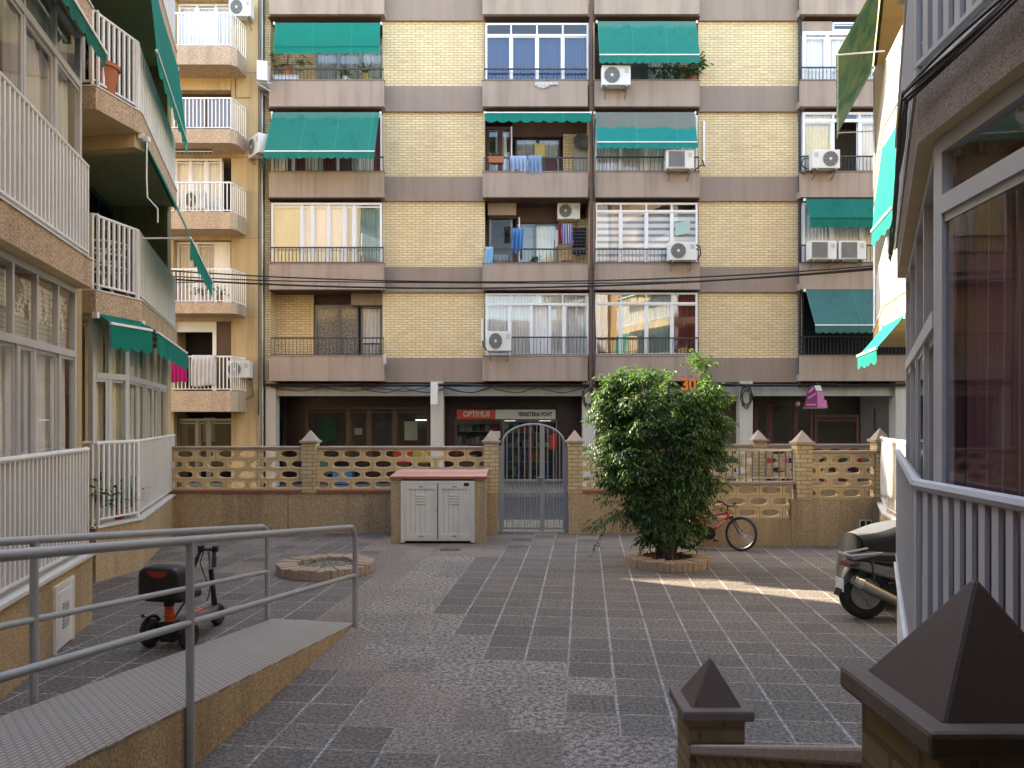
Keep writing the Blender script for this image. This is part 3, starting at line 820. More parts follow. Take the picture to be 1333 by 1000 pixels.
# column 3
cell_railing(3,3,87,px0=822); cell_railing(3,2,203); cell_railing(3,1,323); cell_railing(3,0,439)
infill('loggia_wall', 774, 800, 30, 116, 25.3, 'redwood'); infill('loggia_wall', 884, 909, 30, 116, 25.6, 'brick')
cell_window(3,3,48,114,[1,1],None,(800,884),25.6,fm=M['wood'],curtains=[(.5,1,'cur_grey','w')])
cell_window(3,2,150,230,[1,1,1,1],None,fm=M['white_frame'],fw=.05,curtains=[(0,.42,'cur_grey','w'),(.1,.2,'cur_white','w',.05,.8),(.43,1,'cur_white','w')])
cell_window(3,1,264,346,[1,1,1,1],275,fm=M['white_frame'],fw=.06,gm=M['glass'],curtains=[(.0,1,'blind','flat',.05,1.72)])
cell_window(3,0,381,464,[1,1,1,1],395,fm=M['white_frame'],fw=.06,gm=M['glass_strong'],curtains=[(0,.24,'cur_maroon','w'),(.25,.5,'cur_refl_teal','w'),(.5,.76,'cur_refl_teal','w'),(.77,1,'cur_wine','w')])  # teal sheets in the middle lights stand in for greenish reflections
# column 4
cell_railing(4,3,86); cell_railing(4,2,202); cell_railing(4,1,318); cell_railing(4,0,437)
infill('shutter_box', 1044, 1083, 28, 41, 24.47, 'mauve', .5)
cell_window(4,3,41,112,[1,1,1.2],None,(1044,1150),24.46,fm=M['white_frame'],fw=.11,curtains=[(.05,.32,'cur_white','w'),(.36,1,'cur_white','w')])
cell_window(4,3,29,41,[1],None,(1083,1150),24.46,fm=M['white_frame'],fw=.05)
cell_window(4,2,146,229,[1,.85,1,1,1],157,(1044,1240),24.46,fm=M['white_frame'],fw=.08,open_cols=(1,),curtains=[(0,.2,'cur_cream','w'),(.37,1,'cur_white','w')])
cell_window(4,1,264,345,[1,1,1,1,1],None,(1044,1240),24.46,fm=M['white_frame'],fw=.08,curtains=[(0,1,'cur_white','w')])
infill('loggia_wall', 1044, 1240, 381, 466, 25.7, 'dark')  # near-black sheet painted as the shade beneath the awning
# drain pipes and cable runs on the facade
for px, Y, r, mt in ((341,24.45,.055,'steel'),(769.8,24.2,.06,'soffit'),(1041,24.5,.045,'cable')):
    m = MB(); z0 = .02 if px == 341 else BOT[0]-.2
    m.tube([(PX(px,Y),Y,z0),(PX(px,Y),Y,H_TOP-.3)], r, 10)
    for z in (4.0,6.9,9.8,12.7,15.6): m.tube([(PX(px,Y),Y,z-.03),(PX(px,Y),Y,z+.03)], r*1.25, 10)
    m.build('drain_pipe', M[mt], bld, smooth=True)
m = MB(); m.tube([(PX(1046,24.55)+.03*math.sin(z*2.1),24.55+.02*math.cos(z*3),z) for z in [3.2+.5*i for i in range(26)]], .02, 6)
m.build('wall_cable', M['cable'], bld)
m = MB(); m.tube([(PX(774,24.15)+.03*math.sin(z*1.7),24.14,z) for z in [3.2+.4*i for i in range(22)]], .018, 6)
m.build('wall_cable', M['cable'], bld)
for px, y0, y1 in ((628,415,450),(916,158,215),(1040,158,226)):
    m = MB(); m.box(PX(px-1.4,YB), PX(px+1.4,YB), YB-.06, YB-.001, ZB(y1), ZB(y0)); m.build('pipe_duct', M['white'], bld)
# ---- ground floor: columns, beam, shop fronts
for a, b in ((345.5,358.5),(560.5,577),(759,775),(963.5,980),(1166,1182)):
    m = MB(); m.box(PX(a,24.5), PX(b,24.5), 24.5, 24.95, -.02, BOT[0]); m.build('column', M['concrete'], bld, bevel=.01)
for a, b in ((358.5,560.5),(577,759),(775,963.5),(980,1166)):
    m = MB(); m.box(PX(a,24.5), PX(b,24.5), 24.62, 24.9, PZ(515.5,24.6), PZ(503.5,24.6)); m.build('beam', M['beam'], bld)
YS = 25.9
def shopwall(px0, px1, py0, py1, mat='maroon_stone', name='shop_wall', Y=YS, t=.15):
    m = MB(); m.box(PX(px0,Y), PX(px1,Y), Y, Y+t, max(-.02,PZ(py1,Y)), PZ(py0,Y)); return m.build(name, M[mat], bld)
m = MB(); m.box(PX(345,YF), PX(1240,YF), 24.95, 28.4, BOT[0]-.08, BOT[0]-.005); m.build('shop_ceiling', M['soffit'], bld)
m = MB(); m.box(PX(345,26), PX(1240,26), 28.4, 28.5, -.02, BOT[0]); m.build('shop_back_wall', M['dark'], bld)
shopwall(373,398,490,640); shopwall(398,762,490,530); shopwall(398,560,600,640); shopwall(559,592,530,640); shopwall(725,762,530,640)
shopwall(762,964,490,640,'shop_plaster'); shopwall(1120,1200,490,640,'shop_plaster'); shopwall(980,1120,490,516,'shop_plaster')
shopwall(345,358,490,640,'room'); shopwall(592,655,602,640,'wood')
def shopwin(px0, px1, py0, py1, cols, fm, **kw):
    x0, x1 = PX(px0,YS), PX(px1,YS); z0, z1 = max(0,PZ(py1,YS)), PZ(py0,YS)
    return window(bld, frame((x0,YS-.03,z0),(1,0)), x1-x0, z1-z0, cols, None, fm=M[fm], name='shop_window', gm=M['glass_dark'], **kw)
shopwin(398,559,530,600,[1.5,.7,.9,1.2],'wood',fw=.09)
shopwin(592,655,546,602,[1],'wood',fw=.07)
shopwin(655,725,546,632,[1,1],'alu_dark',fw=.045)
shopwin(982,1058,520,632,[.6,1,.7],'redwood',fw=.10)
shopwin(1060,1118,540,632,[1],'redwood',fw=.10)
m = MB(); m.box(PX(1139,YS), PX(1160,YS), YS-.03, YS-.005, PZ(560,YS), PZ(532,YS)); m.build('grilled_vent', M['iron'], bld)
# hardware-shop sign board over its window
sg = thing('shop_sign', 'long red and white shop sign board over the middle shop window', 'sign', (PX(658,YS),YS-.06,PZ(539,YS)))
m = MB(); m.box(PX(595,YS), PX(645,YS), YS-.09, YS-.035, PZ(545.5,YS), PZ(533.5,YS)); m.build('red_panel', M['sign_orange'], sg)
m = MB(); m.box(PX(645,YS)+.002, PX(723,YS), YS-.09, YS-.035, PZ(545.5,YS), PZ(533.5,YS)); m.build('white_panel', M['sign_white'], sg)
text('lettering', 'OPTIMUS', .255, frame((PX(603,YS),YS-.092,PZ(542.3,YS)),(1,0)), M['sign_white'], sg, .004, 'LEFT', .86, .008)
text('lettering', 'FERRETERIA FONT', .185, frame((PX(674.5,YS),YS-.092,PZ(541.8,YS)),(1,0)), M['ink'], sg, .003, 'LEFT', .75, .008)
for a, b in ((598,619),(653,671),(702,717)):
    m = MB(); m.tube([(PX(a,26.3),26.3,PZ(547.5,26.3)),(PX(b,26.3),26.3,PZ(547.5,26.3))], .018, 6); m.build('light_tube', M['tube_lit'], bld)
m = MB(); m.tube([(PX(541,26.4),26.4,PZ(547,26.4)),(PX(556,26.4),26.4,PZ(547,26.4))], .02, 6); m.build('light_tube', M['tube_lit'], bld)
# shop goods: shelving units in the windows
goods = [M[k] for k in ('red','blue_box','green_box','yellow_box','sign_white','ac_grey','orange','terracotta','dark','steel')]
def shelves(label, x, w, y, zs, seed):
    t = thing('shelving_unit', label, 'shelves', (x,y,0)); r = random.Random(seed)
    m = MB()
    for sx in (-w/2, w/2-.03):
        for sy in (0, .33): m.box(sx, sx+.03, sy, sy+.03, 0, max(zs)+.45)
    m.build('upright', M['steel'], t, local=True)
    for z in zs:
        m = MB(); m.box(-w/2+.032, w/2-.032, 0, .36, z-.025, z); m.build('shelf', M['steel'], t, local=True)
    m = MB()
    for z in zs:
        x_ = -w/2+.04
        while x_ < w/2-.12:
            bw_ = r.uniform(.08,.24); h = r.uniform(.12,.36); m.slot = r.randrange(len(goods))
            m.box(x_, min(x_+bw_, w/2-.04), .02, .3, z+.001, z+h); x_ += bw_+.02
    o = m.build('merchandise', goods, t, local=True); o['kind'] = 'stuff'
    return t
shelves('crowded shelves of hardware behind the shop window left of the arched gate', PX(622,26.2), 1.5, 26.2, (.3,.8,1.3,1.75), 4)
shelves('tall shelf of tools and boxes seen through the arched gate bars', PX(690,26.5), 1.6, 26.5, (.2,.7,1.2,1.7), 9)
shelves('dim shelf of goods behind the dark shop window beside the white column', PX(530,26.8), 1.2, 26.8, (.2,.8,1.3,1.75), 21)
shelves('dim shelf with green stock in the widest dark shop window', PX(440,27.0), 1.9, 27.0, (.3,.9,1.5), 33)
rs = MB(); rs.box(-.13,.13,-.02,.02,-.25,.25)
o = tag(rs.build('wall_sign', M['red']), 'small red upright sign beside the hardware shop entrance', 'sign'); o.location = (PX(720,25.7),25.7,PZ(575,25.7))
# dark green poster and white notice in the dark shop window
m = MB(); m.box(-.32,.32,-.01,.01,-.42,.42)
o = tag(m.build('window_poster', M['awn_dark']), 'dark green poster standing in the dim shop window', 'poster'); o.location = (PX(425,26.1),26.1,PZ(558,26.1))
m = MB(); m.box(-.13,.13,-.006,.006,-.11,.11)
o = tag(m.build('paper_notice', M['sign_white']), 'white paper notice taped inside the dim shop window', 'notice'); o.location = (PX(466.5,26.05),26.05,PZ(562,26.05))
m = MB(); m.box(-.22,.22,-.006,.006,-.32,.32)
o = tag(m.build('paper_notice', M['cur_cream']), 'cream price sheet hanging beside the white column', 'notice'); o.location = (PX(535,26.05),26.05,PZ(561,26.05))
m = MB(); m.box(-.16,.16,-.006,.006,-.12,.12)
o = tag(m.build('paper_notice', M['sign_white']), 'white notice in the hardware shop window above the fence', 'notice'); o.location = (PX(645,25.8),25.8,PZ(566,25.8))
wc = MB(); wc.lathe([(0,-.02),(.13,-.02),(.13,.01),(0,.01)], (0,0,0), 'Y', 24)
o = tag(wc.build('wall_clock', M['sign_white'], smooth=False), 'round pale clock hanging inside the hardware shop window', 'clock'); o.location = (PX(657,26.2),26.2,PZ(553.5,26.2))
# white blank box sign on the column, cables slung under the slab
m = MB(); m.box(PX(561,24.2), PX(570,24.2), 24.1, 24.3, PZ(527,24.2), PZ(498,24.2))
o = tag(m.build('blank_sign', M['sign_white'], bevel=.012), 'blank white upright box sign on the white column', 'sign'); set_origin(o, (PX(565,24.2),24.2,PZ(512,24.2)))
rnd = random.Random(12)
LAB = ['thick black cable bundle running under the lowest balcony slabs', 'thin black cable drooping in loops below the thick bundle on the left shop beam',
       'black cable sagging over the beam between the middle columns', 'black cable slung along the beam above the arched gate']
for n, (a, b, y, sag, r) in enumerate(((345,1185,500.5,1.2,.05),(352,558,503,6,.017),(470,640,504,7,.017),(577,762,503,8,.017))):
    m = MB(); pts = []; ns = 60 if n == 0 else 30
    for i in range(ns+1):
        q = i/ns; px = a+(b-a)*q; k = (q*(3 if n else 7)) % 1
        pts.append((PX(px,24.42), 24.42+.03*math.sin(i*.7+n), PZ(y+sag*4*k*(1-k)+.4*math.sin(i*1.3), 24.42)))
    m.tube(pts, r, 6); tag(m.build('cable', M['cable'], smooth=True), LAB[n], 'cable', 'cables under the facade slab')
for px, lab in ((766,'tangled coil of black cable at the top of the column by the tree'),(972,'tangled coil of black cable at the top of the column right of the tree')):
    m = MB(); pts = []
    for i in range(60):
        a = i*.55; pts.append((PX(px,24.38)+.16*math.cos(a)*(1+.3*math.sin(i*.31)), 24.40+.03*math.sin(i*.9), PZ(515,24.38)+.3*math.sin(a)*(1+.3*math.cos(i*.23))-.05))
    m.tube(pts, .014, 5); tag(m.build('cable_coil', M['cable']), lab, 'cable')
n30 = thing('number_sign', 'orange number thirty hanging under the slab behind the tree top', 'sign', (PX(896,24.0),24.0,PZ(499,24.0)))
text('digits', '30', .53, frame((PX(887.0,24.0),24.0,PZ(508,24.0)),(1,0)), M['orange_sign'], n30, .03, 'LEFT', .86, .02)
m = MB()
for px in (891,901): m.tube([(PX(px,24.0),24.02,PZ(491,24.0)),(PX(px,24.0),24.3,PZ(488,24.0))], .008, 5)
m.build('hanger', M['iron'], n30)
# stepped pink sign projecting from the bar
pk = thing('stepped_sign', 'stepped pink and plum sign hanging above the bar terrace', 'sign', (PX(1062,24.0),24.0,PZ(515,24.0)))
def pk_pt(px, py, Y=24.0): return (PX(px,Y), Y, PZ(py,Y))
m = MB(); m.prism([pk_pt(*p) for p in ((1060,502),(1068,502),(1070.5,508.5),(1062.5,508.5))], (0,.06,0)); m.build('top_panel', M['sign_white'], pk)
m = MB(); m.prism([pk_pt(*p) for p in ((1063,510),(1071,510),(1072.5,514),(1073,520.5),(1076,521),(1077,530.5),(1064,530.5),(1064,514))], (0,.06,0)); m.build('front_panel', M['pink_sign'], pk)
m = MB(); m.prism([pk_pt(*p) for p in ((1059.8,502),(1063.8,514),(1063.8,530.5),(1047,530.5),(1050,521),(1053,508),(1056,503))], (0,.09,0)); m.build('side_panel', M['pink_dark'], pk)
m = MB(); m.box(PX(1046,24), PX(1077,24), 23.985, 24.1, PZ(531.8,24), PZ(530.7,24)); m.build('base_strip', M['steel'], pk)
m = MB()
for a, b in (((1052,519),(1062,512)),((1053,511),(1059,505)),((1050,527),(1062,527))):
    m.bar(pk_pt(*a, 23.985), pk_pt(*b, 23.985), .03, .05)
m.build('stripe', M['pink_sign'], pk)
m = MB(); m.tube([pk_pt(1064.5,502,24.03), pk_pt(1064.5,497,24.03)], .012, 6); m.build('hanger', M['iron'], pk)
lp = thing('pendant_lamp', 'small pinkish round lamp hanging in the bar beside the pink sign', 'lamp', (PX(1038,25.0),25.0,PZ(526,25.0)))
m = MB(); m.lathe([(0,-.09),(.07,-.05),(.09,.0),(.07,.06),(0,.09)], (0,0,0), 'Z', 14); m.build('globe', M['pinkish'], lp, local=True, smooth=True)
m = MB(); m.tube([(0,0,.08),(0,0,.5)], .006, 5); m.build('cord', M['cable'], lp, local=True)
# ------------------------------------------------------------------ things on the brick facade
def acf(kind, px, pyb, Y, label, rz=0, scale=None): return ac(kind, (PX(px,Y), Y, PZ(pyb,Y)-.05), label, rz, scale)
acf('left', 801.5, 113.5, 24.02, 'white air conditioner under the top right-hand awning, in front of a balcony of climbing plants', 0, (1.04,1,1.06))
acf('slats', 884, 221.5, 24.02, 'air conditioner with a slatted grille under the bleached awning')
acf('left', 887, 340, 24.02, 'air conditioner before the window with banded white blinds')
acf('left', 740, 286.5, 25.0, 'air conditioner hung high in the open loggia above a striped towel', 0, (.85,1,.9))
acf('left', 650, 457.5, 24.02, 'air conditioner on the lowest balcony row before grey curtains', 0, (.88,1,1.05))
acf('right', 1073, 221, 24.02, 'air conditioner with its fan on the right side, on rusty legs')
acf('slats', 1069, 339, 24.02, 'left one of two slatted air conditioners side by side under the dark awning', 0, (.98,1,1))
acf('slats', 1107, 339, 24.02, 'right one of two slatted air conditioners side by side under the dark awning', 0, (.98,1,1))
acf('left', 343, 112, 24.1, 'air conditioner at the facade corner beside the monstera balcony', R(-78), (1,1,1.05))
acf('left', 336, 204, 24.05, 'air conditioner at the facade corner beside the widest tilted awning', R(-50), (1,1,1.05))
acf('left', 312, 492, 24.05, 'air conditioner on the ochre wall under a dark soot stain', 0, (.84,1,.92))
def awf(name_label, px0, px1, py, Y, drop, out, mat, **kw):
    x0, x1 = PX(px0,Y), PX(px1,Y)
    kw.setdefault('arms', False)
    return awning('awning', name_label, frame((x0,Y,PZ(py,Y)),(1,0)), x1-x0, drop, out, M[mat], group='awnings of the brick facade', **kw)
awf('flat deep green awning hanging over the monstera balcony', 358, 495, 30.5, 24.2, .78, .12, 'awn', val=.20, nsc=1, scal=.0, bar='awn', arms=False)
awf('wide tilted green awning over red and white curtains', 355, 494, 147, 24.2, 1.5, .85, 'awn_worn', val=.22, nsc=14)
awf('short nearly rolled-up green awning over the balcony with drying jeans', 632, 768, 147, 24.15, .10, .28, 'awn', val=.30, nsc=9, scal=.07, sag=.01)
awf('sun-worn green awning over a balcony with climbing plants', 778, 906, 28.5, 24.2, 1.27, .5, 'awn_worn', val=.26, nsc=14)
awf('awning bleached grey along its top above the slatted air conditioner', 775, 904, 147, 24.2, 1.06, .4, 'awn_faded', val=.20, nsc=14)
awf('dark green awning above two slatted air conditioners', 1049, 1232, 260, 24.2, .66, .35, 'awn_dark', val=.30, nsc=16, bar='awn_dark')
awf('greyed green awning over the dark balcony at the drain pipe', 1049, 1232, 378, 24.2, 1.18, .75, 'awn_grey', val=.24, nsc=20)
def floorz(k): return BOT[k]+.23
for pts in ([(904,222),(912,215),(917,216),(915,208)], [(908,338),(913,330),(911,322),(906,318)], [(1055,206),(1047,206),(1043,214),(1050,220),(1056,217)], [(1056,219),(1048,226),(1041,224)], [(634,456),(629,450),(628,444)]):
    m = MB(); m.tube([(PX(a,24.15),24.15+.05*(i%2),PZ(b,24.15)) for i,(a,b) in enumerate(pts)], .022, 6); m.build('hose', M['cable'], bld, smooth=True)
# balcony with the monstera: plants stand on the parapet-high ledge
def on_ledge(k): return TOPP[k]+.03
potted('monstera in a red pot on the upper left balcony', (PX(374,24.9),24.9,PZ(101,24.9)), 'monstera', .17, .3, .75, 'terracotta')
potted('spiky aloe in a yellow pot on the upper left balcony', (PX(476,24.75),24.75,PZ(106,24.75)), 'spiky', .13, .22, .55, 'yellow_box')
potted('small bushy pot plant beside the white balcony chair', (PX(450,24.7),24.7,PZ(107,24.7)), 'bush', .1, .16, .3, 'sign_white')
m = MB(); m.box(-.4,.4,-.2,.2,0,.32); m.box(-.42,.42,-.22,.22,.32,.36)
o = tag(m.build('storage_chest', M['white'], bevel=.02), 'low white chest under the monstera pot', 'chest'); o.location = (PX(374,24.95),24.95,PZ(101,24.95)-.365)
def plastic_chair(label, loc, rz, mat, high=.9, group=None):
    t = thing('chair', label, 'chair', loc, rz, group)
    m = MB(); m.box(-.22,.22,-.22,.22,.42,.46); m.build('seat', M[mat], t, local=True, bevel=.01)
    m = MB(); m.prism([(-.22,.2,.46),(.22,.2,.46),(.2,.3,high),(-.2,.3,high)], (0,.03,0)); m.build('backrest', M[mat], t, local=True)
    for x in (-.2,.2):
        for y in (-.2,.2):
            m = MB(); m.bar((x,y,.42),(x*1.08,y*1.08,0), .035, .035); m.build('leg', M[mat], t, local=True)
    return t
plastic_chair('white plastic chair on the balcony beside the aloe', (PX(460,25.1),25.1,TOPP[3]-.35), .3, 'white')
plastic_chair('dark red chair behind the drying jeans', (PX(719,25.2),25.2,TOPP[2]-.2), .1, 'redwood', 1.05)
plastic_chair('wooden chair with a yellow cloth over its back', (PX(701,25.0),25.0,TOPP[2]-.2), -.1, 'wood', 1.0)
# laundry
def hung(name, label, px, py, Y, wpx, hpx, mat, **kw):
    Z = PZ(py,Y); mx = frame((PX(px,Y), Y, Z), (1,0))
    o = hung_cloth(name, label, mx, wpx*Y/F, hpx*Y/F, M[mat], **kw)
    return set_origin(o, mx.translation)
hung('jeans', 'pale blue denim trousers drying over the brown rail', 664, 203.5, 24.3, 22, 21, 'jean', cat='clothes', amp=.05, ragged=.12)
hung('jeans', 'darker blue jeans drying next to pale ones on the brown rail', 688, 203, 24.3, 17.5, 25, 'jean2', cat='clothes', amp=.04)
hung('cloth', 'pale yellow cloth over a chair back behind the jeans', 695.5, 187, 25.28, 14, 17, 'yellow_cloth', cat='cloth', amp=.01)
hung('towel', 'light blue towel over the left end of a balcony rail', 631.5, 322, 24.3, 10.5, 29, 'sky_towel', amp=.02)
hung('towel', 'blue and white towel hanging from a line in the open loggia', 667, 298, 24.75, 14.5, 30, 'blue_towel', amp=.06, ragged=.14)
hung('towel', 'blue striped towel under the high air conditioner', 731.5, 292, 24.8, 13.5, 27, 'stripe_towel', amp=.04, ragged=.05)
hung('blanket', 'black checked blanket in the corner of the open loggia', 746, 297, 25.0, 17, 36, 'check_cloth', cat='blanket', amp=.03)
hung('cloth', 'dark red cloth squeezed beside the striped towel', 727, 292, 24.85, 4, 26, 'cur_wine', cat='cloth')
hung('cloth', 'small black garment pegged left of the blue towel', 656.5, 296, 24.75, 8, 11, 'cover_black', cat='clothes', amp=.05)
hung('cloth', 'small white garment hanging next to the dark red cloth', 723.5, 300, 24.85, 3.5, 22, 'towel_white', cat='clothes')
hung('cloth', 'crumpled white rag on the parapet before the blue-curtained window', 697, 107.5, 24.25, 30, 6, 'towel_white', cat='rag', amp=.06, ragged=.1)
hung('cloth', 'small white rag hanging at the end of the lowest left rail', 498.5, 463, 24.1, 4, 11, 'towel_white', cat='rag', amp=.02)
m = MB(); m.tube([(PX(655,24.75),24.75,PZ(297.2,24.75)),(PX(767,24.8),24.82,PZ(291,24.8))], .007, 5)
m.tube([(PX(640,24.75),24.76,PZ(297.2,24.75)),(PX(655,24.75),24.75,PZ(297.2,24.75))], .007, 5)
tag(m.build('clothes_line', M['steel']), 'thin clothes line across the open loggia with towels', 'clothes line')
m = MB(); m.tube([(PX(676,24.9),24.9,PZ(350,24.9)),(PX(676,24.9),24.9,PZ(283,24.9))], .022, 8)
tag(m.build('pole', M['white']), 'white upright pole behind the hanging blue towel', 'pole')
m = MB(); m.tube([(PX(666,24.9),24.9,PZ(233,24.9)),(PX(666,24.9),24.9,PZ(165,24.9))], .022, 8)
tag(m.build('pole', M['white']), 'white upright pole above the pale denim trousers', 'pole')
fb = thing('flower_box', 'terracotta flower box hung on the rail left of the jeans', 'flower box', (PX(646,24.35),24.35,PZ(213,24.35)))
m = MB(); m.prism([(-.22,-.09,0),(.22,-.09,0),(.25,-.12,.2),(-.25,-.12,.2)], (0,.2,0)); m.build('trough', M['terracotta'], fb, local=True)
m = MB(); rnd = random.Random(5)
for k in range(30): leaf_cluster(m, (rnd.uniform(-.22,.22), 0, .2+rnd.random()*.1), 5, .05, .1, rnd=rnd)
m.build('foliage', M['leaf2'], fb, local=True, recalc=False, weld=False)
potted('low green plant behind the loggia rail under the cream curtain', (PX(697,24.7),24.7,TOPP[1]-.12), 'bush', .13, .16, .3, 'terracotta')
potted('terracotta bowl behind the rail under the striped towel', (PX(739,24.75),24.75,TOPP[1]-.06), 'bush', .18, .26, .06, 'terracotta')
potted('tall climbing plant at the right end of the balcony under the worn awning', (PX(901,24.5),24.5,TOPP[3]), 'bush', .14, .2, .75, 'terracotta')
potted('bushy plant on the balcony rail right of the white air conditioner', (PX(866,24.6),24.6,TOPP[3]-.1), 'bush', .14, .2, .55, 'terracotta')
potted('reddish potted plant between the climbing plants', (PX(884,24.6),24.6,TOPP[3]), 'bush', .1, .16, .4, 'red')
dish = thing('satellite_dish', 'dark satellite dish in the corner of the balcony with drying jeans', 'satellite dish', (PX(757,25.1),25.1,PZ(185,25.1)))
m = MB(); m.lathe([(0,.0),(.1,-.012),(.2,-.05),(.26,-.09),(.262,-.075),(.2,-.035),(.1,.0),(0,.012)], (0,0,0), 'Y', 24); m.build('reflector', M['ac_dark'], dish, local=True, smooth=True)
m = MB(); m.tube([(0,-.02,-.25),(0,-.3,-.1)], .012, 6); m.tube([(0,-.34,-.12),(0,-.26,-.08)], .03, 8); m.build('feed_arm', M['steel'], dish, local=True)
m = MB(); m.tube([(0,.02,0),(0,.14,-.05),(0,.14,-.9)], .02, 6); m.build('mast', M['steel'], dish, local=True)
# letting poster in the window with banded blinds: two rows of plain strokes
po = thing('window_poster', 'tilted white notice in the window with banded blinds', 'poster', (PX(889,24.84),24.44,PZ(296,24.44)))
m = MB(frame((PX(879,24.435),24.435,PZ(307,24.43)),(1,0)))
m.prism([(0,0,0),(.47,0,.09),(.47,0,.50),(0,0,.40)], (0,.004,0)); m.build('sheet', M['cur_refl_teal'], po)
# wires across the street
for n, (y0, ym, y1) in enumerate(((351,371,346),(357,373,352),(362,379,349))):
    m = MB(); pts = []
    for i in range(41):
        q = i/40; px = 200 + (1139-200)*q
        y = y0*(1-q)+y1*q + (ym-(y0+y1)/2)*4*q*(1-q)*.82 + (1.5*math.sin(q*9+n) if n == 1 else 0)
        Y = 16.0 - .7*q
        pts.append((PX(px,Y), Y, PZ(y,Y)))
    m.tube(pts, (.016,.013,.020)[n], 6)
    tag(m.build('overhead_cable', M['cable'], smooth=True), ('uppermost black cable strung across the street','middle slightly kinked black cable strung across the street','lowest and thickest black cable strung across the street')[n], 'cable', 'cables strung across the street')

# ------------------------------------------------------------------ ochre apartment building next door
YY, YV = 24.3, 23.35
yb = thing('ochre_building', 'ochre rendered apartment block with white railed balconies left of the brick one', 'building', (PX(320,YY),YY,0))
m = MB(); m.box(PX(301,YY), PX(338,YY), YY, 25.6, -.02, H_TOP); m.build('wall', M['ochre'], yb)
m = MB(); m.box(-27, PX(226,YY), YY, 25.6, -.02, H_TOP); m.build('wall', M['ochre'], yb)
m = MB(); m.box(-27, PX(338,25.6), 25.61, 34, -.02, H_TOP-.01); m.build('building_core', M['room'], yb)
m = MB(); m.box(-27.1, PX(338,YY)+.05, YY-.15, 34.1, H_TOP, H_TOP+.35); m.build('roof_edge', M['ochre'], yb)
# fine joints in the render
m = MB()
for y in (95,205,310,413): m.box(PX(301,YY)+.02, PX(338,YY)-.01, YY-.004, YY+.01, PZ(y,YY)-.006, PZ(y,YY)+.006)
m.build('render_joint', M['soffit'], yb)
ys_f = [(60,84),(168,186),(276,298),(394,408),(509,536)]; ys_r = [15,126,236,349,463]
x0v, x1v = PX(196,YV), PX(304,YV)
for i, ((ya, yb_), yr) in enumerate(zip(ys_f, ys_r)):
    zt, zb = PZ(ya,YV), PZ(yb_,YV)
    m = MB(); m.slab([(x0v,25.2),(x0v,YV),(x1v-.1,YV),(x1v+.06,YV+.16),(x1v+.06,25.2)], zb, zt); m.build('balcony_slab', M['pebble_pink'], yb)
    h = PZ(yr,YV)-zt
    railing(yb, frame((x0v,YV+.06,zt),(1,0)), x1v-.1-x0v, h, M['white'], .115, .03, .02, (.04,.045), .06)
    railing(yb, frame((x1v-.1,YV+.06,zt),(.16,.9)), .86, h, M['white'], .115, .03, .02, (.04,.045), .06)
    # what stands behind: glazing or blinds
    top = [PZ(-30,YV),PZ(84,YV),PZ(186,YV),PZ(298,YV),PZ(408,YV)][i]
    xa, xb = PX(226,YY)+.01, PX(301,YY)-.01
    m = MB(); m.box(xa, xb, YY-.02, YY+1.2, top-.38 if i in (1,) else top-.12, top+.02); m.build('lintel', M['ochre'], yb)
    if i == 1:
        window(yb, frame((xa,YY+.3,zt),(1,0)), xb-xa, top-.38-zt, [1,1], fm=M['wood'], curtains=[(0,1,'shutter_bamboo','flat')] if 'shutter_bamboo' in M else [(0,1,'cur_grey','w')])
    elif i == 4:
        m = MB(); m.box(xa, xb-.5, YY+.1, YY+.2, top-.45, top-.12); m.box(xb-.62, xb-.5, YY+.1, YY+.2, zt, top-.45); m.build('door_surround', M['white_frame'], yb)
        m = MB(); m.box(xb-.49, xb, YY+.12, YY+.25, zt, top-.12); m.build('side_panel', M['wood'], yb)
    elif i == 3:
        window(yb, frame((xa,YY+.2,zt),(1,0)), xb-xa-.55, top-.14-zt, [1,1], fm=M['white_frame'], fw=.07, curtains=[(0,1,'cur_grey','w')])
        m = MB(); m.box(xb-.53, xb-.05, YY+.1, YY+.14, zt+.1, top-.16); m.build('shutter_leaf', M['white_dirty'], yb)
    else:
        window(yb, frame((xa,YY+(.05 if i == 2 else .3),zt),(1,0)), xb-xa-(.3 if i == 2 else 0), top-.14-zt, [1,1,1], fm=M['white_frame'], fw=.07, curtains=[(0,1,'cur_white','w')])
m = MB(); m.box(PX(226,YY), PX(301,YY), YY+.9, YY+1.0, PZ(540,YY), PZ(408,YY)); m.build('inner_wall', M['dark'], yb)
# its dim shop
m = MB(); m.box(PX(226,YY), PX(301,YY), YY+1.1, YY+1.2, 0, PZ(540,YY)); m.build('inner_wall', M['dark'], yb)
window(yb, frame((PX(226,YY)+.01,YY+.25,.0),(1,0)), PX(318,YY)-PX(226,YY)-.4, PZ(545,YY), [1,.55,1.3], fm=M['alu_dark'], gm=M['glass_dark'], name='shop_window', fw=.08)
m = MB(); m.box(PX(237,YY), PX(248,YY), YY+.36, YY+.37, PZ(575,YY), PZ(546,YY)); 
sgp = thing('window_poster', 'grey poster with red letters behind the dark shop window', 'poster', (PX(264,YY),YY+.4,PZ(560,YY)))
m = MB(); m.box(PX(258,YY), PX(273.5,YY), YY+.40, YY+.41, PZ(576,YY), PZ(544,YY)); m.build('sheet', M['ac_grey'], sgp)
text('lettering', 'FABC', .19, frame((PX(259.2,YY),YY+.395,PZ(553,YY)),(1,0)), M['red'], sgp, .002, 'LEFT', .70)
aw_s = awning('awning', 'short dark blue rolled awning over the glazed ochre balcony', frame((PX(226,24.0),24.0,PZ(187,24.0)),(1,0)), 1.25, .28, .1, M['cur_blue'], val=.05, nsc=10, arms=False, bar='white')
ac('left', (PX(253,23.55), 23.62, PZ(273,23.6)-.05), 'air conditioner standing on a white railed balcony of the ochre building', 0, (.72,.8,.95))
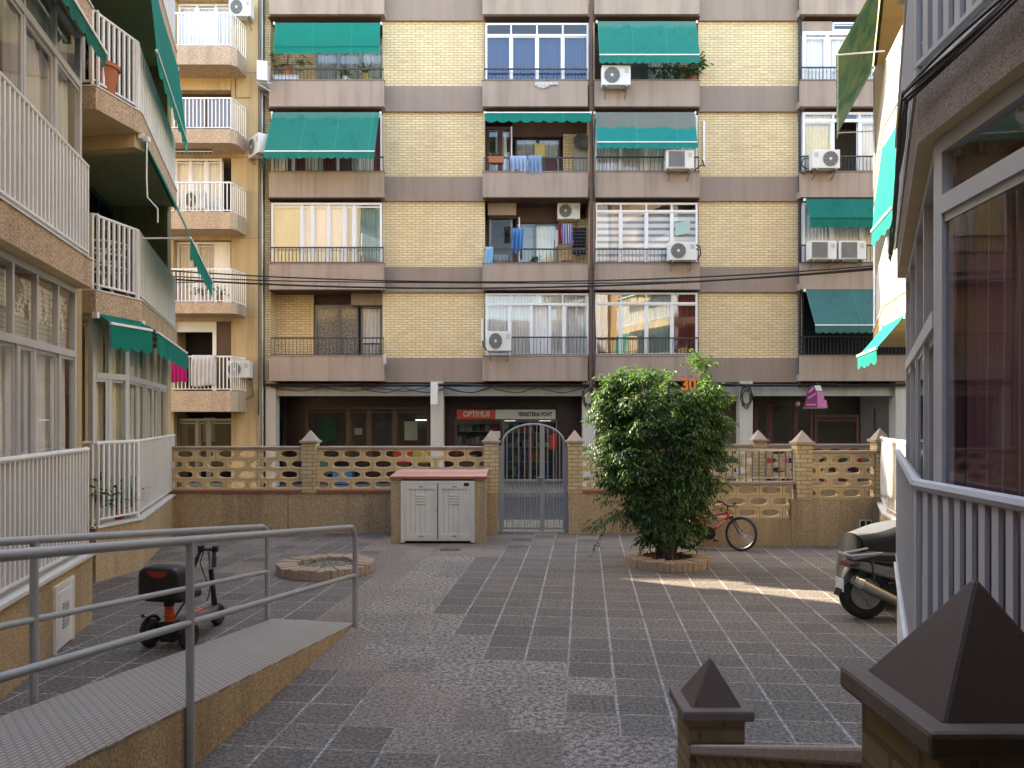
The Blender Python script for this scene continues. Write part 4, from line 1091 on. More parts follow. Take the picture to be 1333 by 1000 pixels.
ac('left', (PX(313,23.9), 24.0, PZ(24,24.0)-.05), 'highest air conditioner, on brackets at the top of the ochre wall', 0, (.80,1,.95))
hung('towel', 'magenta towel over a white rail of the ochre building', 223, 463, 23.36, 21, 34, 'magenta', amp=.02)
hung('towel', 'white towel beside a magenta one on a white rail', 250, 463, 23.36, 30, 40, 'towel_white', amp=.02)
potted('red flowering plant on the ochre building balcony', (PX(259,23.7),23.7,PZ(394,23.7)), 'bush', .12, .2, .32, 'white')
potted('green plant at the end of the ochre building balcony', (PX(286,23.7),23.7,PZ(394,23.7)), 'bush', .11, .2, .3, 'terracotta')
m = MB(); m.tube([(PX(333,24.25),24.25,.02),(PX(333,24.25),24.25,3.1)], .03, 8); m.build('drain_pipe', M['ochre'], yb)
m = MB(); m.tube([(PX(327,24.2),24.22,PZ(490,24.2)),(PX(329,24.2),24.22,PZ(515,24.2)),(PX(316,24.2),24.25,PZ(522,24.2)),(PX(298,24.2),24.25,PZ(517,24.2))], .014, 6)
m.tube([(PX(305.5,24.2),24.28,PZ(y,24.2)) for y in (40,95,126)]+[(PX(325,24.2),24.28,PZ(126,24.2))], .01, 5)
m.tube([(PX(337,24.2),24.2,PZ(y,24.2)) for y in (0,200,400,540)], .02, 5)
m.build('wall_cable', M['cable'], yb)

# ------------------------------------------------------------------ the two zigzag buildings of the courtyard
LV = [.74, 3.90, 6.63, 9.35, 12.07]           # floor levels
HR = 14.9
def seg(a, b, side, off=0.0, z=0.0):
    """frame along a->b (a nearer). side -1: building lies to -x; +1: to +x. off: set back into the building"""
    a, b = Vector((a[0],a[1])), Vector((b[0],b[1]))
    if side > 0: a, b = b, a
    d = (b-a).normalized(); n = Vector((-d.y, d.x))
    p = a + n*off
    return frame((p.x,p.y,z), (d.x,d.y)), (b-a).length
def offset_pt(prev, p, nxt, side, off):
    """corner of two segments set back by off (mitred)"""
    def nrm(a, b):
        d = (Vector(b)-Vector(a)).normalized(); n = Vector((-d.y,d.x)); return n if side < 0 else -n
    n1 = nrm(prev,p); n2 = nrm(p,nxt); k = (n1+n2)/(1+n1.dot(n2))
    q = Vector(p)+k*off; return (q.x,q.y)
def slab(parent, poly, z0, z1, name, side_m, under_m):
    m = MB(); m.slab(poly, z0, z1); m.mi = [1] + [0]*(len(m.f)-1)
    return m.build(name, [side_m, under_m], parent)
def coping_strip(parent, pts, side, z, t=.03, w=.17, over=.03, mat='coping', name='coping'):
    for a, b in zip(pts, pts[1:]):
        fr, L = seg(a, b, side, 0, z); m = MB(fr); m.box(-.0, L, -over, w, 0, t); m.build(name, M[mat], parent)

# ---- left building
lb = thing('left_apartment_building', 'zigzag courtyard building with white railings and brown pebbledash on the ramp side', 'building', (-5.2,9.0,0))
B1 = [(-4.9,3.2),(-3.75,3.4),(-3.6,4.4),(-4.55,8.33)]
B2 = [(-6.7,10.36),(-5.56,10.26),(-5.39,11.17),(-6.57,15.05)]
BX = -6.78
coreL = [(BX,-8),(BX,10.7),(-7.9,15.06),(-20,15.06),(-20,-8)]
m = MB(); m.slab(coreL, -.02, HR); m.build('building_core', M['ochre'], lb)
m = MB(); m.slab([(-4.72,8.31),(-4.72,8.43),(BX-.02,8.75),(BX-.02,8.6)], 0, HR); m.build('end_wall', M['ochre'], lb)
m = MB(); m.slab([(-6.72,14.98),(-6.70,15.1),(-7.92,15.10),(-7.92,14.98)], 0, HR); m.build('end_wall', M['ochre'], lb)
for pts, inner in ((B1, [(BX-.02,8.33),(BX-.02,3.2)]), (B2, [(-7.92,15.05),(BX-.02,10.72),(BX-.02,10.36)])):
    slab(lb, pts+inner, -.02, LV[0]-.02, 'base_wall', M['pebble'], M['pebble'])
    coping_strip(lb, pts, -1, LV[0]-.02, .035, .2, .035)
    for k in (1,2,3,4):
        if pts is B1: ins = 0
        slab(lb, pts+inner, LV[k]-.30, LV[k], 'balcony_slab', M['pebble_pink'], M['ochre_soft'])
        coping_strip(lb, pts, -1, LV[k]+.001, .02, .1, .015, 'coping', 'slab_edge')
    slab(lb, pts+inner, HR, HR+.3, 'roof_slab', M['pebble_pink'], M['ochre_soft'])
for k in (1,2,3):
    m = MB(); m.bar((-5.45,11.25,LV[k]-.40),(-7.0,11.55,LV[k]-.40), .22, .2); m.build('cantilever_beam', M['ochre_soft'], lb)
RW = dict(step=.1, bw=.034, bt=.026, top=(.05,.05), low=.07)
for pts in (B1, B2):
    for k in range(4):
        z = LV[k]+(.018 if k == 0 else .022); h = 1.10 if k == 0 else 1.0
        ss = list(zip(pts, pts[1:]))
        for a, b in ss:
            fr, L = seg(a, b, -1, .05, z)
            kw = dict(RW, step=.2, bw=.145, bt=.035) if (a == B2[2] and k) else RW
            railing(lb, fr, L, h, M['white'], tube=.028 if k == 0 else .022, **kw)
# glazing of bay one (ground floor and first floor), bay two (ground floor)
def glaz(parent, pts, side, off, z0, z1, spec, **kw):
    """spec: list per segment of dicts for window()"""
    ext = pts
    cs = []
    for i in range(len(pts)):
        pv = pts[i-1] if i > 0 else (2*pts[0][0]-pts[1][0], 2*pts[0][1]-pts[1][1])
        nx = pts[i+1] if i < len(pts)-1 else (2*pts[i][0]-pts[i-1][0], 2*pts[i][1]-pts[i-1][1])
        cs.append(offset_pt(pv, pts[i], nx, side, off))
    for (a, b), sp in zip(zip(cs, cs[1:]), spec):
        if sp is None: continue
        fr, L = seg(a, b, side, 0, z0)
        window(parent, fr, L, z1-z0, **{**kw, **sp})
    return cs
W = 'cur_white'
gl = glaz(lb, B1[1:], -1, .15, LV[0]+.02, LV[1]-.302,
     [dict(cols=[1,1], transom=2.12, curtains=[(0,1,W,'w')]),
      dict(cols=[1,1.1,.35,1,.55,1,.75], topcols=[1]*7, transom=2.12, curtains=[(0,.40,W,'w',.05,2.1),(.42,.80,W,'w',.05,2.1),(.81,.995,W,'w',.05,2.1),(.005,.995,'shutter_peel','flat',2.36,2.72),(.005,.995,'shutter','flat',2.14,2.36)])],
     fm=M['alu'], fw=.06, gm=M['glass_near'])
glaz(lb, B1[1:], -1, .10, LV[1]+.02, LV[2]-.302,
     [dict(cols=[1,1], transom=1.8, curtains=[(0,1,'cur_grey','w')]),
      dict(cols=[1,1,1,1,1], transom=1.85, curtains=[(0,.22,'cur_white','w'),(.36,.46,'cur_white','w'),(.58,.98,'cur_grey','w')])],
     fm=M['alu'], fw=.06, gm=M['glass_near'])
for k in (2,3): glaz(lb, B1[1:], -1, .3, LV[k]+.02, (LV+[HR])[k+1]-.302, [dict(cols=[1,1]), dict(cols=[1,1,1,1])], fm=M['alu'], fw=.06)
glaz(lb, B2, -1, .17, LV[0]+.02, LV[1]-.302, gm=M['glass_near'], spec=
     [dict(cols=[1]), dict(cols=[.8,.9], transom=2.02, curtains=[(0,.5,'cur_cream','w'),(.5,1,'cur_cream','w')]),
      dict(cols=[.9,.9,.9,1,1], transom=2.02, curtains=[(0,.42,'cur_cream','w'),(.5,.78,'cur_cream','w'),(.8,.98,'cur_yellow','w')])],
     fm=M['alu'], fw=.07)
# dark room fronts behind the open balconies of bay two
for k in (1,2,3):
    fr, L = seg((-6.76,10.75), (-7.84,15.0), -1, -.06, LV[k]+.01)
    window(lb, fr, L, 2.35, [1,1,1.2,1], 1.85, fm=M['alu_dark'], gm=M['glass_dark'], fw=.07, curtains=[(.05,.2,'cur_grey','w'),(.55,.7,'cur_grey','w')])
    m = MB(fr); m.box(.02, L-.02, .062, .16, .0, 2.32); m.build('dark_room_sheet', M['dark'], lb)  # near-black sheet standing in for the unlit room behind the glass
# louvred service door in the near base wall
fr, L = seg(B1[2], B1[3], -1, 0, 0)
dd = (Vector(B1[3])-Vector(B1[2])); y_door0, y_door1 = 7.15, 7.62
s0 = (y_door0-B1[2][1])/dd.y*L; s1 = (y_door1-B1[2][1])/dd.y*L
m = MB(fr)
m.box(s0, s1, -.02, .01, .02, .60)
dr = m.build('service_door', M['white'], lb)
m = MB(fr); m.box(s0-.03, s0, -.028, .0, 0, .63); m.box(s1, s1+.03, -.028, .0, 0, .63); m.box(s0, s1, -.028, .0, .60, .63); m.box(s0+.05, s1-.05, -.026, -.0195, .07, .55); m.build('door_frame', M['white'], dr)
m = MB(fr)
for i in range(8): m.obox(((s0+s1)/2, -.03, .20+i*.032), (.17,.012,.022), (R(35),0,0))
m.build('louvre', M['ac_grey'], dr)
# awnings
fr, L = seg(B1[2], B1[3], -1, -.03, LV[2]-.34)
awning('awning', 'green scalloped awning hanging at the top left above the near balcony', fr @ Matrix.Translation((1.0,0,0)), L-1.0, .12, .10, M['awn_dark'], val=.18, nsc=12, arms=False, bar='white')
def far_awning(label, z, w0, drop, out, mat, **kw):
    fr, L = seg(B2[2], B2[3], -1, -.03, z)
    return awning('awning', label, fr @ Matrix.Translation((w0,0,0)), L-w0-.05, drop, out, M[mat], **kw)
far_awning('long green awning hanging almost straight down over the highest left balcony', LV[3]-.33, .05, 1.42, .16, 'awn', val=.22, nsc=14, arms=False)
far_awning('green awning stretched out on an arm under the middle left balcony', LV[2]-.33, .05, 1.42, .62, 'awn', val=.30, nsc=14)
far_awning('small rolled green awning beside another on the lowest left balcony slab', LV[1]-.33, .10, .10, .16, 'awn', val=.34, nsc=12, arms=False, scal=.06, sag=0)
fr, L = seg(B2[1], B2[2], -1, -.03, LV[1]-.33)
awning('awning', 'short rolled green awning with a crank ring under the lowest left slab', fr @ Matrix.Translation((.03,0,0)), L-.06, .10, .16, M['awn'], val=.34, nsc=4, arms=False, scal=.06, sag=0)
m = MB(); m.tube([(-5.30,11.15,LV[2]-.42),(-5.28,11.1,LV[2]-.95),(-5.26,11.08,LV[2]-1.25),(-5.10,11.06,LV[2]-1.42),(-5.10,11.06,LV[2]-1.62)], .011, 6)
m.obox((-5.31,11.17,LV[2]-.38),(.07,.09,.07)); tag(m.build('awning_crank', M['white'], smooth=False), 'white bent crank rod hanging from the middle left awning', 'crank')
# things on the left balconies
potted('terracotta pot at the near end of the upper left balcony', (-5.65,10.62,LV[2]+.02), 'bush', .2, .42, .10, 'terracotta')
potted('tall spiky plant behind the ground-floor white railing', (-5.80,11.1,LV[0]+.02), 'spiky', .14, .22, .65, 'terracotta')
potted('bushy plant behind the ground-floor white railing', (-5.78,10.58,LV[0]+.02), 'bush', .12, .2, .5, 'white')
potted('leafy plant in a clay pot near the bend of the white railing', (-5.74,11.55,LV[0]+.02), 'spiky', .15, .26, .5, 'terracotta')
potted('low red flowering pot behind the white railing corner', (-5.62,10.95,LV[0]+.02), 'bush', .11, .16, .22, 'red')
rack = thing('drying_rack', 'round white drying rack with crossed legs on the middle left balcony', 'drying rack', (-5.95,11.2,LV[1]+.02))
m = MB()
for z in (.45,.62,.8): m.tube([(.32*math.cos(a), .32*math.sin(a), z) for a in [k*math.pi/10 for k in range(20)]], .016, 6, True)
m.build('ring', M['white'], rack, local=True)
for sx in (-1,1):
    for sy in (-1,1):
        m = MB(); m.tube([(.3*sx,.25*sy,.0),(-.22*sx,.2*sy,.8)], .015, 6); m.build('leg', M['white'], rack, local=True)

# ---- right building
rb = thing('right_apartment_building', 'courtyard building with grey railings and maroon curtained glazing at the right edge', 'building', (4.0,7.0,0))
R1 = [(1.92,1.75),(2.07,3.92),(3.86,7.70)]
R2 = [(6.42,10.12),(5.30,10.30),(5.67,11.72),(7.15,15.20)]
coreR = [(3.3,-8),(3.3,3.4),(5.1,7.68),(6.4,7.74),(6.4,10.35),(6.95,11.4),(8.42,15.18),(20,15.18),(20,-8)]
m = MB(); m.slab(coreR, -.02, HR); m.build('building_core', M['ochre'], rb)
m = MB(); m.slab([(3.96,7.66),(3.99,7.78),(5.14,7.80),(5.12,7.64)], 0, HR); m.build('end_wall', M['white_wall'], rb)
m = MB(); m.slab([(8.1,15.06),(8.1,15.22),(8.44,15.22),(8.42,15.06)], 0, HR); m.build('end_wall', M['ochre'], rb)
for k in (1,2,3):
    m = MB(); m.slab([(7.02,14.86),(7.10,15.10),(7.34,15.10),(7.26,14.86)], LV[k]+.003, LV[k+1]-.302); m.build('corner_post', M['white_wall'], rb)
for pts, inner, base in ((R1, [(5.12,7.70),(3.32,3.42),(3.32,1.75)], 'white_wall'), (R2, [(8.44,15.20),(6.97,11.42),(6.42,10.36)], 'pebble')):
    slab(rb, pts+inner, -.02, LV[0]-.02, 'base_wall', M[base], M[base])
    coping_strip(rb, pts, 1, LV[0]-.02, .035, .2, .03)
    for k in (1,2,3,4):
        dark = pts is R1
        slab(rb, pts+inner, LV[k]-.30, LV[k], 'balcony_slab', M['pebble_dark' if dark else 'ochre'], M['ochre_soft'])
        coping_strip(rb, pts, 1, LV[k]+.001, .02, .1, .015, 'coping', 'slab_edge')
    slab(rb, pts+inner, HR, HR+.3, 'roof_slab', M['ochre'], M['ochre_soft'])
    for k in range(4):
        z = LV[k]+(.018 if k == 0 else .022); h = 1.10 if k == 0 else 1.0
        for a, b in zip(pts, pts[1:]):
            fr, L = seg(a, b, 1, .0 if pts is R1 else .05, z)
            g_ = pts is R1
            kw = dict(step=.105, bw=.05, bt=.02, top=(.05,.05), low=.07) if g_ else RW
            railing(rb, fr, L, h, M['grey_rail'] if g_ else M['white'], tube=.032 if k == 0 else .024, **kw)
for k in range(3):
    z0, z1 = LV[k]+.02, LV[k+1]-.302
    glaz(rb, R1, 1, .075, z0, z1,
      [dict(cols=[1.7,.45], transom=2.5, curtains=[(0,1,'cur_maroon','w',.04,2.46)] if k == 0 else [(0,.5,'cur_grey','w')]),
       dict(cols=[1,1,1,1], transom=1.95, curtains=[(0,1,'cur_maroon','w')] if k == 0 else [])],
      fm=M['alu'] if k else M['alu'], fw=.075, gm=M['glass_near'])
for k in range(4):
    fr, L = seg((6.9,11.4), (8.36,15.1), 1, -.06, LV[k]+.01)
    window(rb, fr, L, 2.35, [1,1,1,1], 1.85, fm=M['alu_dark'], gm=M['glass_dark'], fw=.07)
fr, L = seg(R1[0], R1[1], 1, -.04, LV[1]-.03)
m = MB(fr)
for i in range(4):
    m.tube([(L*q, -.02-.012*math.sin(q*9+i), .0-.02*i+.007*math.sin(q*(7+i)+i*2)) for q in [j/14 for j in range(15)]], .0075, 6)
tag(m.build('cable', M['cable'], smooth=True), 'bundle of black cables under the grey railing at the right edge', 'cable')
fr2, L2 = seg(R1[1], R1[2], 1, -.04, LV[1]-.03)
m = MB(fr2)
for i in range(4):
    m.tube([(L2*q, -.02-.012*math.sin(q*9+i), .0-.03*i+.012*math.sin(q*(9+i)+i*2)) for q in [j/20 for j in range(21)]], .008, 6)
tag(m.build('cable', M['cable'], smooth=True), 'bundle of black cables along the receding edge of the right balcony slab', 'cable')
fr, L = seg(R2[2], R2[3], 1, -.03, LV[3]-.33)
awning('awning', 'mottled pale green awning stretched out high on the right', fr @ Matrix.Translation((.05,0,0)), L-.1, 1.12, .62, M['awn_mottled'], val=.12, nsc=16, bar='white')
fr, L = seg(R2[1], R2[2], 1, -.03, LV[2]-.33)
awning('awning', 'sunlit turquoise awning hanging over the middle right balcony', fr @ Matrix.Translation((.03,0,0)), L-.06, 1.25, .14, M['awn_bright'], val=.24, nsc=4, arms=False)
fr, L = seg(R2[1], R2[2], 1, -.03, LV[1]-.33)
awning('awning', 'small turquoise awning under the lowest right balcony', fr @ Matrix.Translation((.03,0,0)), L-.06, .42, .34, M['awn_bright'], val=.2, nsc=4, arms=False)
# sheet over the sunlit railing, striped screen behind it
fr, L = seg(R2[1], R2[2], 1, .02, LV[0]+1.14)
o = hung_cloth('sheet', 'white sunlit sheet hanging over the far right railing', fr, .62, .86, M['white_cloth'], cat='sheet', amp=.03)
set_origin(o, fr.translation)
fr, L = seg(R2[1], R2[2], 1, .11, LV[0]+.06)
m = MB(fr); m.box(.6, L-.02, 0, .012, 0, .98)
o = tag(m.build('privacy_screen', M['pinkish']), 'pink striped privacy screen behind the sunlit railing', 'screen'); set_origin(o, fr.translation)
# ---- the building behind the viewer, with the entrance canopy it stands under
EBX = 0
eb = thing('entrance_building', 'unseen ochre courtyard building behind the viewpoint with the entrance canopy', 'building', (0,-6,0))
m = MB(); m.box(-20, 20, -14, -6.0, -.02, 9.2); m.build('wall', M['ochre'], eb)  # unseen mass, height chosen for how much sky light it lets in
for k in range(1,3):
    m = MB(); m.box(-6.7, 3.2, -6.0, -5.0, LV[k]-.3, LV[k]); m.build('balcony_slab', M['pebble_pink'], eb)
    railing(eb, frame((-6.7,-5.06,LV[k]),(1,0)), 9.9, 1.0, M['white'], **RW)
    for i in range(3):
        window(eb, frame((-6.2+i*3.2,-5.99,LV[k]+.05),(-1,0)) @ Matrix.Translation((-2.4,0,0)), 2.4, 2.1, [1,1], fm=M['white_frame'])
m = MB(); m.box(-2.9, 1.80, -6.0, 1.25, 3.35, 3.6); m.build('canopy', M['soffit'], eb)  # unseen canopy, its reach extended to darken the foreground pillars
m = MB(); m.box(-2.9, 1.80, -1.25, -1.05, -.02, 3.349); m.build('porch_shade_wall', M['maroon_stone'], eb)  # unseen wall added to keep the porch dark towards the pillars
window(eb, frame((1.2,-1.04,.74),(-1,0)), 2.2, 2.3, [1,1], fm=M['wood'], name='entrance_door')
m = MB(); m.box(1.62, 1.80, -1.04, .4, -.02, 3.349); m.build('porch_shade_wall', M['maroon_stone'], eb)  # unseen side wall added to shut light out of the porch
m = MB(); m.box(-1.6, 1.5, -6.0, 1.2, -.02, .72); m.build('landing', M['pebble'], eb)
for i in range(4):
    m = MB(); m.box(-.2, .95, 1.2+i*.3, 1.5+i*.3, -.02, .58-i*.145); m.build('step', M['pebble'], eb)
# ------------------------------------------------------------------ breeze-block fences
BW_, BH_, BT_ = .40, .196, .085
def block_panel(parent, x0, x1, y, z0, rows, off=0.0, name='block_panel'):
    """screen of pierced blocks in running bond, trimmed at both ends; front at y"""
    b = bmesh.new()
    hw, hh = .158, .066
    hole = [(-hw,-hh*.45),(-hw*.62,-hh*.86),(0,-hh),(hw*.62,-hh*.86),(hw,-hh*.45),(hw,hh*.45),(hw*.62,hh*.86),(0,hh),(-hw*.62,hh*.86),(-hw,hh*.45)]
    g_ = .004
    for r in range(rows):
        zc = z0 + BH_*(r+.5); st = off + (BW_/2 if r % 2 else 0)
        i0 = math.floor((x0-st)/BW_)-1; i1 = math.ceil((x1-st)/BW_)+1
        for i in range(i0, i1):
            xc = st + (i+.5)*BW_
            if xc+BW_/2 <= x0+.005 or xc-BW_/2 >= x1-.005: continue
            W_, H_ = BW_/2-g_, BH_/2-g_
            outer = [(-W_,-hh*.45),(-W_,-H_),(0,-H_),(W_,-H_),(W_,-hh*.45),(W_,hh*.45),(W_,H_),(0,H_),(-W_,H_),(-W_,hh*.45)]
            vs = {}
            for s_, yy in ((0,y),(1,y+BT_)):
                for k,(px,pz) in enumerate(hole):
                    sc = 1.0 if s_ == 0 else .94
                    vs[('h',s_,k)] = b.verts.new((xc+px*sc, yy, zc+pz*sc))
                for k,(px,pz) in enumerate(outer): vs[('o',s_,k)] = b.verts.new((xc+px, yy, zc+pz))
            n = 10
            for k in range(n):
                l = (k+1) % n
                for s_ in (0,1):
                    f = [vs[('o',s_,k)],vs[('o',s_,l)],vs[('h',s_,l)],vs[('h',s_,k)]]
                    b.faces.new(f if s_ == 0 else f[::-1])
                b.faces.new([vs[('h',0,k)],vs[('h',0,l)],vs[('h',1,l)],vs[('h',1,k)]])
                b.faces.new([vs[('o',0,l)],vs[('o',0,k)],vs[('o',1,k)],vs[('o',1,l)]])
    for co, no in (((x0,0,0),(-1,0,0)),((x1,0,0),(1,0,0))):
        bmesh.ops.bisect_plane(b, geom=b.verts[:]+b.edges[:]+b.faces[:], plane_co=co, plane_no=no, clear_outer=True)
    bmesh.ops.recalc_face_normals(b, faces=b.faces)
    me = bpy.data.meshes.new(name); b.to_mesh(me); b.free()
    me.materials.append(M['block']); 
    # mortar sheet edges: thin strips between the rows, a little back from the face
    o = bpy.data.objects.new(name, me); COL.objects.link(o); o.parent = parent
    me.transform(chain(parent).inverted())
    m = MB()
    for r in range(rows+1):
        z = z0 + BH_*r; m.box(x0, x1, y+.006, y+BT_-.006, z-.0045, z+.0045)
    m.build('mortar_bed', M['capstone'], o)
    return o
def pillar(parent, xc, yf, w, z0, z1, cap_m='capstone', brick_m='brick_low', ph=.2):
    m = MB(); m.box(xc-w/2, xc+w/2, yf, yf+w, z0, z1)
    p = m.build('pillar', M[brick_m], parent, bevel=.006)
    c = MB(); e = w/2+.035; yc = yf+w/2
    c.box(xc-e, xc+e, yc-e, yc+e, z1+.001, z1+.05)
    b_ = len(c.v); e2 = e-.028
    c.add([(xc-e2,yc-e2,z1+.05),(xc+e2,yc-e2,z1+.05),(xc+e2,yc+e2,z1+.05),(xc-e2,yc+e2,z1+.05),(xc,yc,z1+.05+ph)], [(0,1,4),(1,2,4),(2,3,4),(3,0,4)])
    c.build('pyramid_cap', M[cap_m], p, bevel=.006)
    return p
YW = 14.62
def fx(px, Y=YW): return PX(px, Y)
w1 = thing('garden_fence', 'pale pierced-block fence on a brown base wall, left of the arched gate', 'fence', (fx(430),YW,0))
xl, xr = -7.3, fx(648)
m = MB(); m.box(xl, xr, YW, YW+.28, -.1, .775); m.build('base_wall', M['pebble'], w1)
m = MB()
for px in (375,516): m.box(fx(px)-.006, fx(px)+.006, YW-.003, YW+.01, .0, .77)
m.build('wall_joint', M['soffit'], w1)
for a, b in ((xl, fx(393)),(fx(412), fx(630.5))):
    m = MB(); m.box(a, b, YW-.04, YW+.3, .776, .815); m.build('clay_coping', M['redtile'], w1)
    block_panel(w1, a, b, YW+.07, .82, 4, .13)
    m = MB(); m.box(a, b, YW+.03, YW+.24, .82+4*BH_+.004, .82+4*BH_+.05); m.build('top_cap', M['capstone'], w1, bevel=.008)
for px in (402.5, 639.3):
    m = MB(); pillar(w1, fx(px), YW-.03, .275, .776, 1.72)
m = MB(); m.box(fx(630.8), fx(648), YW-.03, YW-.001, -.05, .776); m.build('pillar_base', M['pebble'], w1)
w2 = thing('garden_fence', 'pierced-block fence between the arched gate and the ficus tree', 'fence', (fx(800),YW,0))
m = MB(); m.box(fx(740), 3.32, YW-.03, YW+.28, -.1, .775); m.build('base_wall', M['pebble'], w2)
a, b = fx(758), 3.32
m = MB(); m.box(a, b, YW-.06, YW+.3, .776, .815); m.build('clay_coping', M['redtile'], w2)
block_panel(w2, a, b, YW+.07, .82, 4, .3)
m = MB(); m.box(a, b, YW+.03, YW+.24, .82+4*BH_+.004, .82+4*BH_+.05); m.build('top_cap', M['capstone'], w2, bevel=.008)
pillar(w2, fx(748.8), YW-.03, .275, .776, 1.72)
YR = 13.2
w3 = thing('garden_fence', 'nearer pierced-block fence with a metal rail, behind the red bicycle', 'fence', (5.0,YR,0))
x3, x4, x5, x6 = 3.12, PX(1037,YR), PX(1057,YR), PX(1146,YR)
ZL = .455
xs_ = PX(1030,YR)
m = MB(); m.box(x3, xs_, YR, YR+.25, -.1, ZL); m.build('base_wall', M['pebble'], w3)
m = MB(); m.box(xs_, x6+1.2, YR-.01, YR+.25, -.1, .795); m.build('base_wall', M['pebble'], w3)
m = MB(); m.box(x3, x3+.2, YR+.25, YW-.03, -.1, .79); m.build('return_wall', M['pebble'], w3)
block_panel(w3, x3, xs_, YR+.06, ZL+.004, 3, .27)
m = MB(); m.box(x3, x4, YR+.02, YR+.23, ZL+3*BH_+.008, ZL+3*BH_+.055); m.build('top_cap', M['capstone'], w3, bevel=.006)
m = MB(); zr0, zr1 = ZL+3*BH_+.056, 1.64
n_ = 15; L_ = x4-x3-.05
for i in range(n_+1): m.tube([(x3+.02+L_*i/n_,YR+.12,zr0),(x3+.02+L_*i/n_,YR+.12,zr1)], .013, 6)
m.box(x3, x4-.02, YR+.10, YR+.14, zr1-.02, zr1+.02); m.box(x3, x4-.02, YR+.105, YR+.135, zr0+.05, zr0+.075)
m.build('rail', M['steel'], w3)
pillar(w3, (x4+x5)/2, YR-.03, x5-x4, .796, 1.74)
block_panel(w3, x5+.003, x6-.07, YR+.06, .80, 4, .08)
m = MB(); m.box(x5+.003, x6+.2, YR+.02, YR+.23, .80+4*BH_+.006, .80+4*BH_+.05); m.build('top_cap', M['capstone'], w3, bevel=.006)
pillar(w3, x6+.06, YR+.02, .24, .796, 1.78)
m = MB(); m.box(PX(1118,YR), PX(1134,YR), YR-.03, YR-.011, PZ(688,YR), PZ(676.5,YR)); vg = m.build('wall_vent', M['coping'], w3)
m = MB()
for a in (1119.5,1127): m.box(PX(a,YR), PX(a+5.5,YR), YR-.034, YR-.0305, PZ(686.5,YR), PZ(678,YR))
m.build('vent_slot', M['dark'], vg)
YQ = 16.2
w4 = thing('garden_fence', 'farther pierced-block fence seen through the metal rail', 'fence', (5.5,YQ,0))
q0, q1 = 3.4, 8.6; qp = PX(989,YQ)
m = MB(); m.box(q0, q1, YQ, YQ+.2, -.1, .79); m.build('base_wall', M['pebble'], w4)
for a, b in ((q0, qp-.142),(qp+.142, q1)):
    block_panel(w4, a, b, YQ+.04, .80, 4, .05)
    m = MB(); m.box(a, b, YQ, YQ+.2, .80+4*BH_+.006, .80+4*BH_+.06); m.build('top_cap', M['capstone'], w4, bevel=.006)
pillar(w4, qp, YQ-.03, .28, .79, 1.70)
# ---- arched gate
gt = thing('arched_gate', 'grey metal double gate with an arched top between two capped pillars', 'gate', (fx(694),YW,0))
gx0, gx1, yg = fx(649), fx(740), YW+.1
zsp, zap = PZ(582,YW), PZ(552.5,YW)
def arch(x):
    q = (x-(gx0+.06))/((gx1-.06)-(gx0+.06)); return zsp + (zap-zsp)*math.sqrt(max(0,1-(2*q-1)**2))**.9
for a in (gx0, gx1-.085):
    m = MB(); m.box(a, a+.085, yg, yg+.06, 0, zsp+.02); m.build('gate_post', M['gate'], gt)
m = MB(); m.tube([(gx0+.06+(gx1-gx0-.12)*i/40, yg+.03, arch(gx0+.06+(gx1-gx0-.12)*i/40)) for i in range(41)], .02, 8); m.build('arch_rail', M['gate'], gt, smooth=True)
xm = fx(706)
for (a, b, k) in ((gx0+.10, xm-.045, 6),(xm+.05, gx1-.10, 3)):
    m = MB()
    for i in range(k):
        x = a+(b-a)*(i+.5)/k; m.tube([(x,yg+.03,.08),(x,yg+.03,arch(x))], .009, 6)
        x2 = x+(b-a)/k/2
        if i < k-1: m.tube([(x2,yg+.03,.08),(x2,yg+.03,PZ(626,YW))], .0045, 6)
    for z in (.08, PZ(626,YW)): m.box(a, b, yg+.01, yg+.05, z-.02, z+.02)
    m.box(a-.03, a, yg+.01, yg+.05, .06, arch(a)-.02); m.box(b, b+.03, yg+.01, yg+.05, .06, arch(b)-.02)
    m.build('gate_leaf', M['gate'], gt)
m = MB(); m.box(xm-.045, xm+.045, yg-.005, yg+.062, .03, arch(xm)); m.build('meeting_stile', M['gate'], gt)
m = MB(); m.obox((xm-.02,yg-.03,1.02),(.05,.05,.14)); m.tube([(xm+.02,yg-.02,1.06),(xm+.02,yg-.07,1.06),(xm-.09,yg-.07,1.06)], .01, 6); m.build('lock', M['steel'], gt)
# ---- service cabinet
YC = 13.45
cb = thing('service_cabinet', 'cream double-door utility cabinet in a brown housing under a pink tiled top', 'cabinet', (fx(570,YC),YC,0))
cx0, cx1 = PX(509,YC), PX(631,YC); d0, d1 = PX(522,YC), PX(618,YC); zt = PZ(621.5,YC)
m = MB(); m.box(cx0, d0, YC, YW-.001, 0, zt-.03); m.build('side_wall', M['pebble'], cb)
m = MB(); m.box(d1, cx1, YC, YW-.035, 0, zt-.03); m.build('side_wall', M['pebble'], cb)
m = MB(); m.box(d0, d1, YC+.12, YC+.2, 0, zt-.03); m.build('back_panel', M['dark'], cb)
m = MB(); m.prism([(cx0-.02,YC-.03,zt-.03),(cx0-.02,YC-.03,zt+.02),(cx0-.02,YW-.032,zt+.075),(cx0-.02,YW-.032,zt-.03)], (cx1-cx0+.05,0,0)); m.build('tiled_top', M['pinktile'], cb, bevel=.006)
m = MB(); m.box(cx0-.022, cx1+.032, YC-.035, YC-.028, zt-.03, zt+.012); m.build('tile_edge', M['redtile'], cb)
zd = zt-.06
m = MB(); t_ = .07
